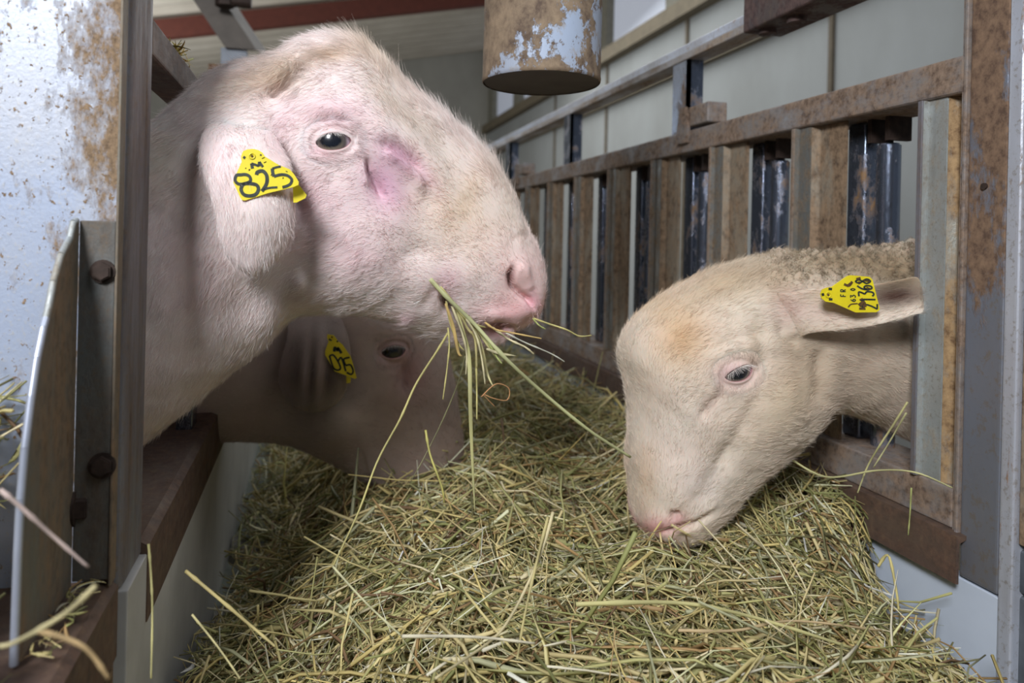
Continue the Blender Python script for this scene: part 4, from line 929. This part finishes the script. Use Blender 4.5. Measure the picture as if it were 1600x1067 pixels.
# single stalks that can be told apart
def stalk(pts, rad, colr, label, group=None, leaf=False, ends=None, name='hay_stalk'):
    P3 = np.array([atY(x, y, Y) for x, y, Y in pts]); S = catmull(P3, max(10, 5*len(pts))); n = len(S); tg = np.gradient(S, axis=0); tg /= np.linalg.norm(tg, axis=1, keepdims=True)+1e-9
    s1 = np.cross(tg, np.array([.1, 1, .2])); s1 /= np.linalg.norm(s1, axis=1, keepdims=True); s2 = np.cross(tg, s1); K = 8; V = []; tt = np.linspace(0, 1, n)
    for i in range(n):
        node = 1+.35*math.exp(-((tt[i]*3.2 % 1-.5)/.04)**2); w = rad*node*(1-.35*tt[i]) if not leaf else rad*math.sin(math.pi*(.18+.80*tt[i]))**.7
        for k in range(K):
            a = 2*math.pi*k/K; V.append(S[i]+s1[i]*math.cos(a)*w+s2[i]*math.sin(a)*w*(.25 if leaf else .9))
    Fq = [(i*K+k, i*K+(k+1) % K, (i+1)*K+(k+1) % K, (i+1)*K+k) for i in range(n-1) for k in range(K)]+[tuple(range(K))[::-1], tuple(range((n-1)*K, n*K))]
    c = np.tile(np.array(colr), (len(V), 1))*np.repeat(1+.18*np.sin(tt*19), K)[:, None]
    o = mesh_np(name, V, Fq, M['hay'], None, True, c); return tag(o, label, 'hay stalk', group)
g = 'hay stalks hanging from the chewing sheep\'s mouth'
ye = (.55, .50, .20); gr_ = (.42, .46, .17); pa = (.68, .62, .38); og = (.58, .42, .16)
Yn = .625
stalk([(700, 520, .632), (685, 545, .62), (650, 600, .61), (625, 655, .60), (590, 720, .59), (560, 800, .57), (520, 885, .55)], .0011, ye, 'long seed-head stalk slanting from the mouth down left to the hay', g)
for i, (x, y, dx, dy) in enumerate([]): pass
stalk([(700, 512, .626), (702, 540, .62), (698, 580, .615), (692, 624, .61)], .0009, ye, 'short straight stalk hanging just right of the long seed-head stalk', g)
stalk([(672, 436, .606), (700, 466, .606), (740, 505, .606), (790, 560, .60), (850, 615, .61), (920, 672, .62), (985, 714, .63)], .0020, (.56, .57, .30), 'thick green stalk crossing the lips and ending beside the right sheep', g)
stalk([(712, 482, .616), (724, 520, .614), (733, 560, .612), (735, 640, .60), (738, 720, .60), (742, 800, .59)], .0020, (.50, .48, .22), 'widest pale stem hanging straight down from the mouth into the hay', g, True)
stalk([(745, 520, .618), (744, 560, .615), (745, 610, .61), (745, 655, .60)], .0010, ye, 'thin yellow stem hanging beside the widest pale stem', g)
stalk([(740, 505, .614), (756, 530, .612), (770, 550, .61), (782, 567, .61)], .0014, (.60, .56, .26), 'folded yellow blade ending below the lower lip', g, True)
stalk([(758, 504, .620), (775, 515, .61), (800, 520, .60), (846, 529, .59)], .0010, og, 'orange straw pointing right just under the nose', g)
stalk([(770, 512, .62), (795, 530, .61), (820, 542, .60), (834, 553, .60)], .0011, pa, 'pale frayed straw below the orange straw', g)
stalk([(790, 520, .62), (820, 535, .62), (860, 552, .62), (882, 565, .62)], .0008, (.62, .62, .52), 'thin whitish straw reaching farthest to the lower right of the lips', g)
stalk([(833, 497, .63), (855, 505, .62), (885, 515, .61), (905, 525, .61), (924, 524, .61)], .0009, ye, 'yellow straw sticking out right of the nostril tip', g)
stalk([(833, 498, .63), (842, 508, .62), (852, 514, .62)], .0009, gr_, 'stubby green straw under the nostril tip', g)
stalk([(735, 500, .616), (752, 540, .612), (762, 585, .61), (772, 606, .60)], .0013, (.55, .50, .25), 'curved blade hanging with a frayed tip under the lips', g, True)
stalk([(688, 448, .607), (712, 478, .606), (735, 503, .607), (760, 512, .61)], .0016, ye, 'short olive blade lying along the closed lips', g, True)
stalk([(696, 474, .610), (708, 510, .609), (716, 550, .609), (722, 556, .609)], .0015, og, 'tawny frayed blade hanging at the mouth corner', g, True)
stalk([(715, 480, .609), (730, 512, .608), (742, 530, .608), (745, 575, .606)], .0014, (.50, .44, .20), 'olive brown stem in the thick of the mouth bundle', g)
stalk([(720, 486, .608), (742, 520, .606), (752, 556, .604), (758, 600, .602)], .0011, pa, 'pale thin stem in the thick of the mouth bundle', g)
stalk([(733, 495, .608), (760, 530, .604), (775, 556, .602), (784, 568, .60)], .0012, gr_, 'green stem touching the folded yellow blade', g)
stalk([(760, 545, .60), (780, 552, .60), (806, 556, .60)], .0013, pa, 'whitish stub sticking out right beside the thick green stalk', g, True)
stalk([(752, 620, .60), (775, 600, .60), (795, 607, .60), (792, 625, .60), (770, 622, .60), (755, 616, .60), (773, 635, .60)], .0006, (.50, .27, .12), 'thin brown curled stem looping below the mouth', g)
stalk([(697, 470, .614), (703, 500, .612), (715, 535, .612), (726, 548, .612)], .0012, ye, 'yellow blade across the corner of the mouth', g, True)
stalk([(706, 478, .613), (722, 520, .611), (729, 552, .612), (728, 585, .612)], .0011, pa, 'pale stem folded over the chin', g)
stalk([(727, 556, .64), (715, 600, .66), (690, 660, .68), (660, 720, .69), (640, 755, .70)], .0007, (.34, .33, .18), 'dim thin stem drooping behind toward the shaded sheep', g)
g2 = 'long stalks lying loose on the hay'
stalk([(0, 765, .335), (30, 790, .335), (80, 835, .34), (138, 886, .345)], .0011, (.62, .50, .45), 'purple-lit straw in front of the left bracket', None)  # purplish light on this straw is put into its colour
stalk([(864, 800, .52), (850, 850, .51), (828, 905, .50), (800, 960, .49), (768, 1000, .47), (680, 1060, .43)], .0014, (.66, .58, .34), 'pale forked stalk standing in the middle of the hay', g2)
stalk([(856, 808, .52), (838, 880, .50), (820, 960, .48), (808, 1030, .45)], .0012, (.55, .48, .22), 'second upright stalk crossing the pale forked one', g2)
stalk([(900, 944, .47), (1060, 942, .47), (1180, 965, .47), (1330, 1012, .46)], .0017, (.60, .56, .26), 'long thick yellow stalk lying across the right foreground', g2)
stalk([(628, 994, .46), (740, 995, .46), (835, 1005, .46)], .0012, (.72, .67, .50), 'pale horizontal straw in the middle foreground', g2)
stalk([(520, 885, .53), (570, 940, .50), (625, 992, .47)], .0009, (.62, .60, .36), 'thin stalk bending down from the seed-head stalk tip', g2)
stalk([(1228, 712, .64), (1290, 745, .62), (1370, 735, .58), (1430, 738, .55), (1488, 762, .53)], .0011, (.62, .60, .30), 'long stalk reaching right across the fence sill', g2)
stalk([(1418, 628, .57), (1395, 665, .58), (1372, 700, .59), (1355, 730, .60), (1340, 770, .60)], .0011, (.58, .55, .26), 'tall stalk leaning up against the sheep\'s neck', g2)
stalk([(1416, 645, .56), (1390, 690, .58), (1365, 730, .59)], .0009, (.60, .58, .30), 'second tall stalk just below the leaning one', g2)
stalk([(1424, 762, .55), (1422, 800, .55), (1419, 836, .55)], .0008, (.45, .48, .18), 'short green stalk hanging off the fence sill', g2)
stalk([(1372, 885, .52), (1388, 868, .515), (1400, 920, .50), (1404, 952, .49)], .0013, (.62, .54, .22), 'yellow stalk bent to a sharp point by the white board', g2)
stalk([(1060, 985, .47), (1150, 985, .47), (1240, 970, .48), (1375, 985, .48)], .0012, (.60, .46, .26), 'tan straw lying under the long thick stalk', g2)
stalk([(665, 672, .62), (672, 710, .61), (690, 760, .60), (694, 785, .60)], .0011, (.52, .48, .15), 'yellow stalk standing by the shaded sheep\'s muzzle', g2)
stalk([(232, 850, .50), (236, 900, .49), (238, 960, .48), (236, 1060, .46)], .0009, (.50, .46, .20), 'upright stalk in front of the left board end', g2)
stalk([(290, 892, .52), (330, 925, .51), (395, 980, .50), (430, 1010, .49)], .0013, (.55, .46, .20), 'thick stalk slanting down from the left board', g2)
stalk([(300, 960, .50), (340, 1010, .49), (375, 1060, .47)], .0008, (.58, .52, .26), 'thin stalk lying low in the left hay', g2)
stalk([(150, 915, .30), (100, 960, .30), (20, 1005, .30), (-10, 1008, .30)], .0012, (.50, .44, .24), 'blurred straw across the near rail', None)
stalk([(60, 985, .30), (130, 1010, .30), (170, 1060, .30)], .0012, (.50, .36, .18), 'blurred brownish straw bending down the near rail', None)

# ------------------------------------------------------------------ light
def area(name, loc, target, size, power, colr, sy=None):
    l = bpy.data.lights.new(name, 'AREA'); l.energy = power; l.color = colr; l.size = size
    if sy: l.shape = 'RECTANGLE'; l.size_y = sy
    o = bpy.data.objects.new(name, l); COL.objects.link(o); o.location = loc; o.rotation_euler = (Vector(target)-Vector(loc)).to_track_quat('-Z', 'Y').to_euler(); return o
area('door_daylight', (-.78, -.88, 1.95), (.2, .75, .8), .5, 47, (.95, .96, 1.))
area('roof_light', (.85, -.35, 2.35), (.4, .75, .7), .8, 9, (.93, .96, 1.))
area('ridge_light', (.9, 4.2, 2.6), (.9, 3.8, 0), 2.2, 52, (.95, .98, 1.), 3.5)
area('back_fill', (-2.4, 5.5, 1.5), (1.2, 6.3, 2.4), 1.6, 62, (.95, .98, 1.))  # added fill for the back wall and roof; the left wall has no opening
w = bpy.data.worlds.new('world'); SC.world = w; w.use_nodes = True; w.node_tree.nodes['Background'].inputs[0].default_value = (.78, .86, 1., 1); w.node_tree.nodes['Background'].inputs[1].default_value = .085

SC.view_settings.view_transform = 'Standard'; SC.view_settings.look = 'None'; SC.view_settings.gamma = 1; SC.view_settings.use_curve_mapping = False
SC.view_settings.exposure = 0.08
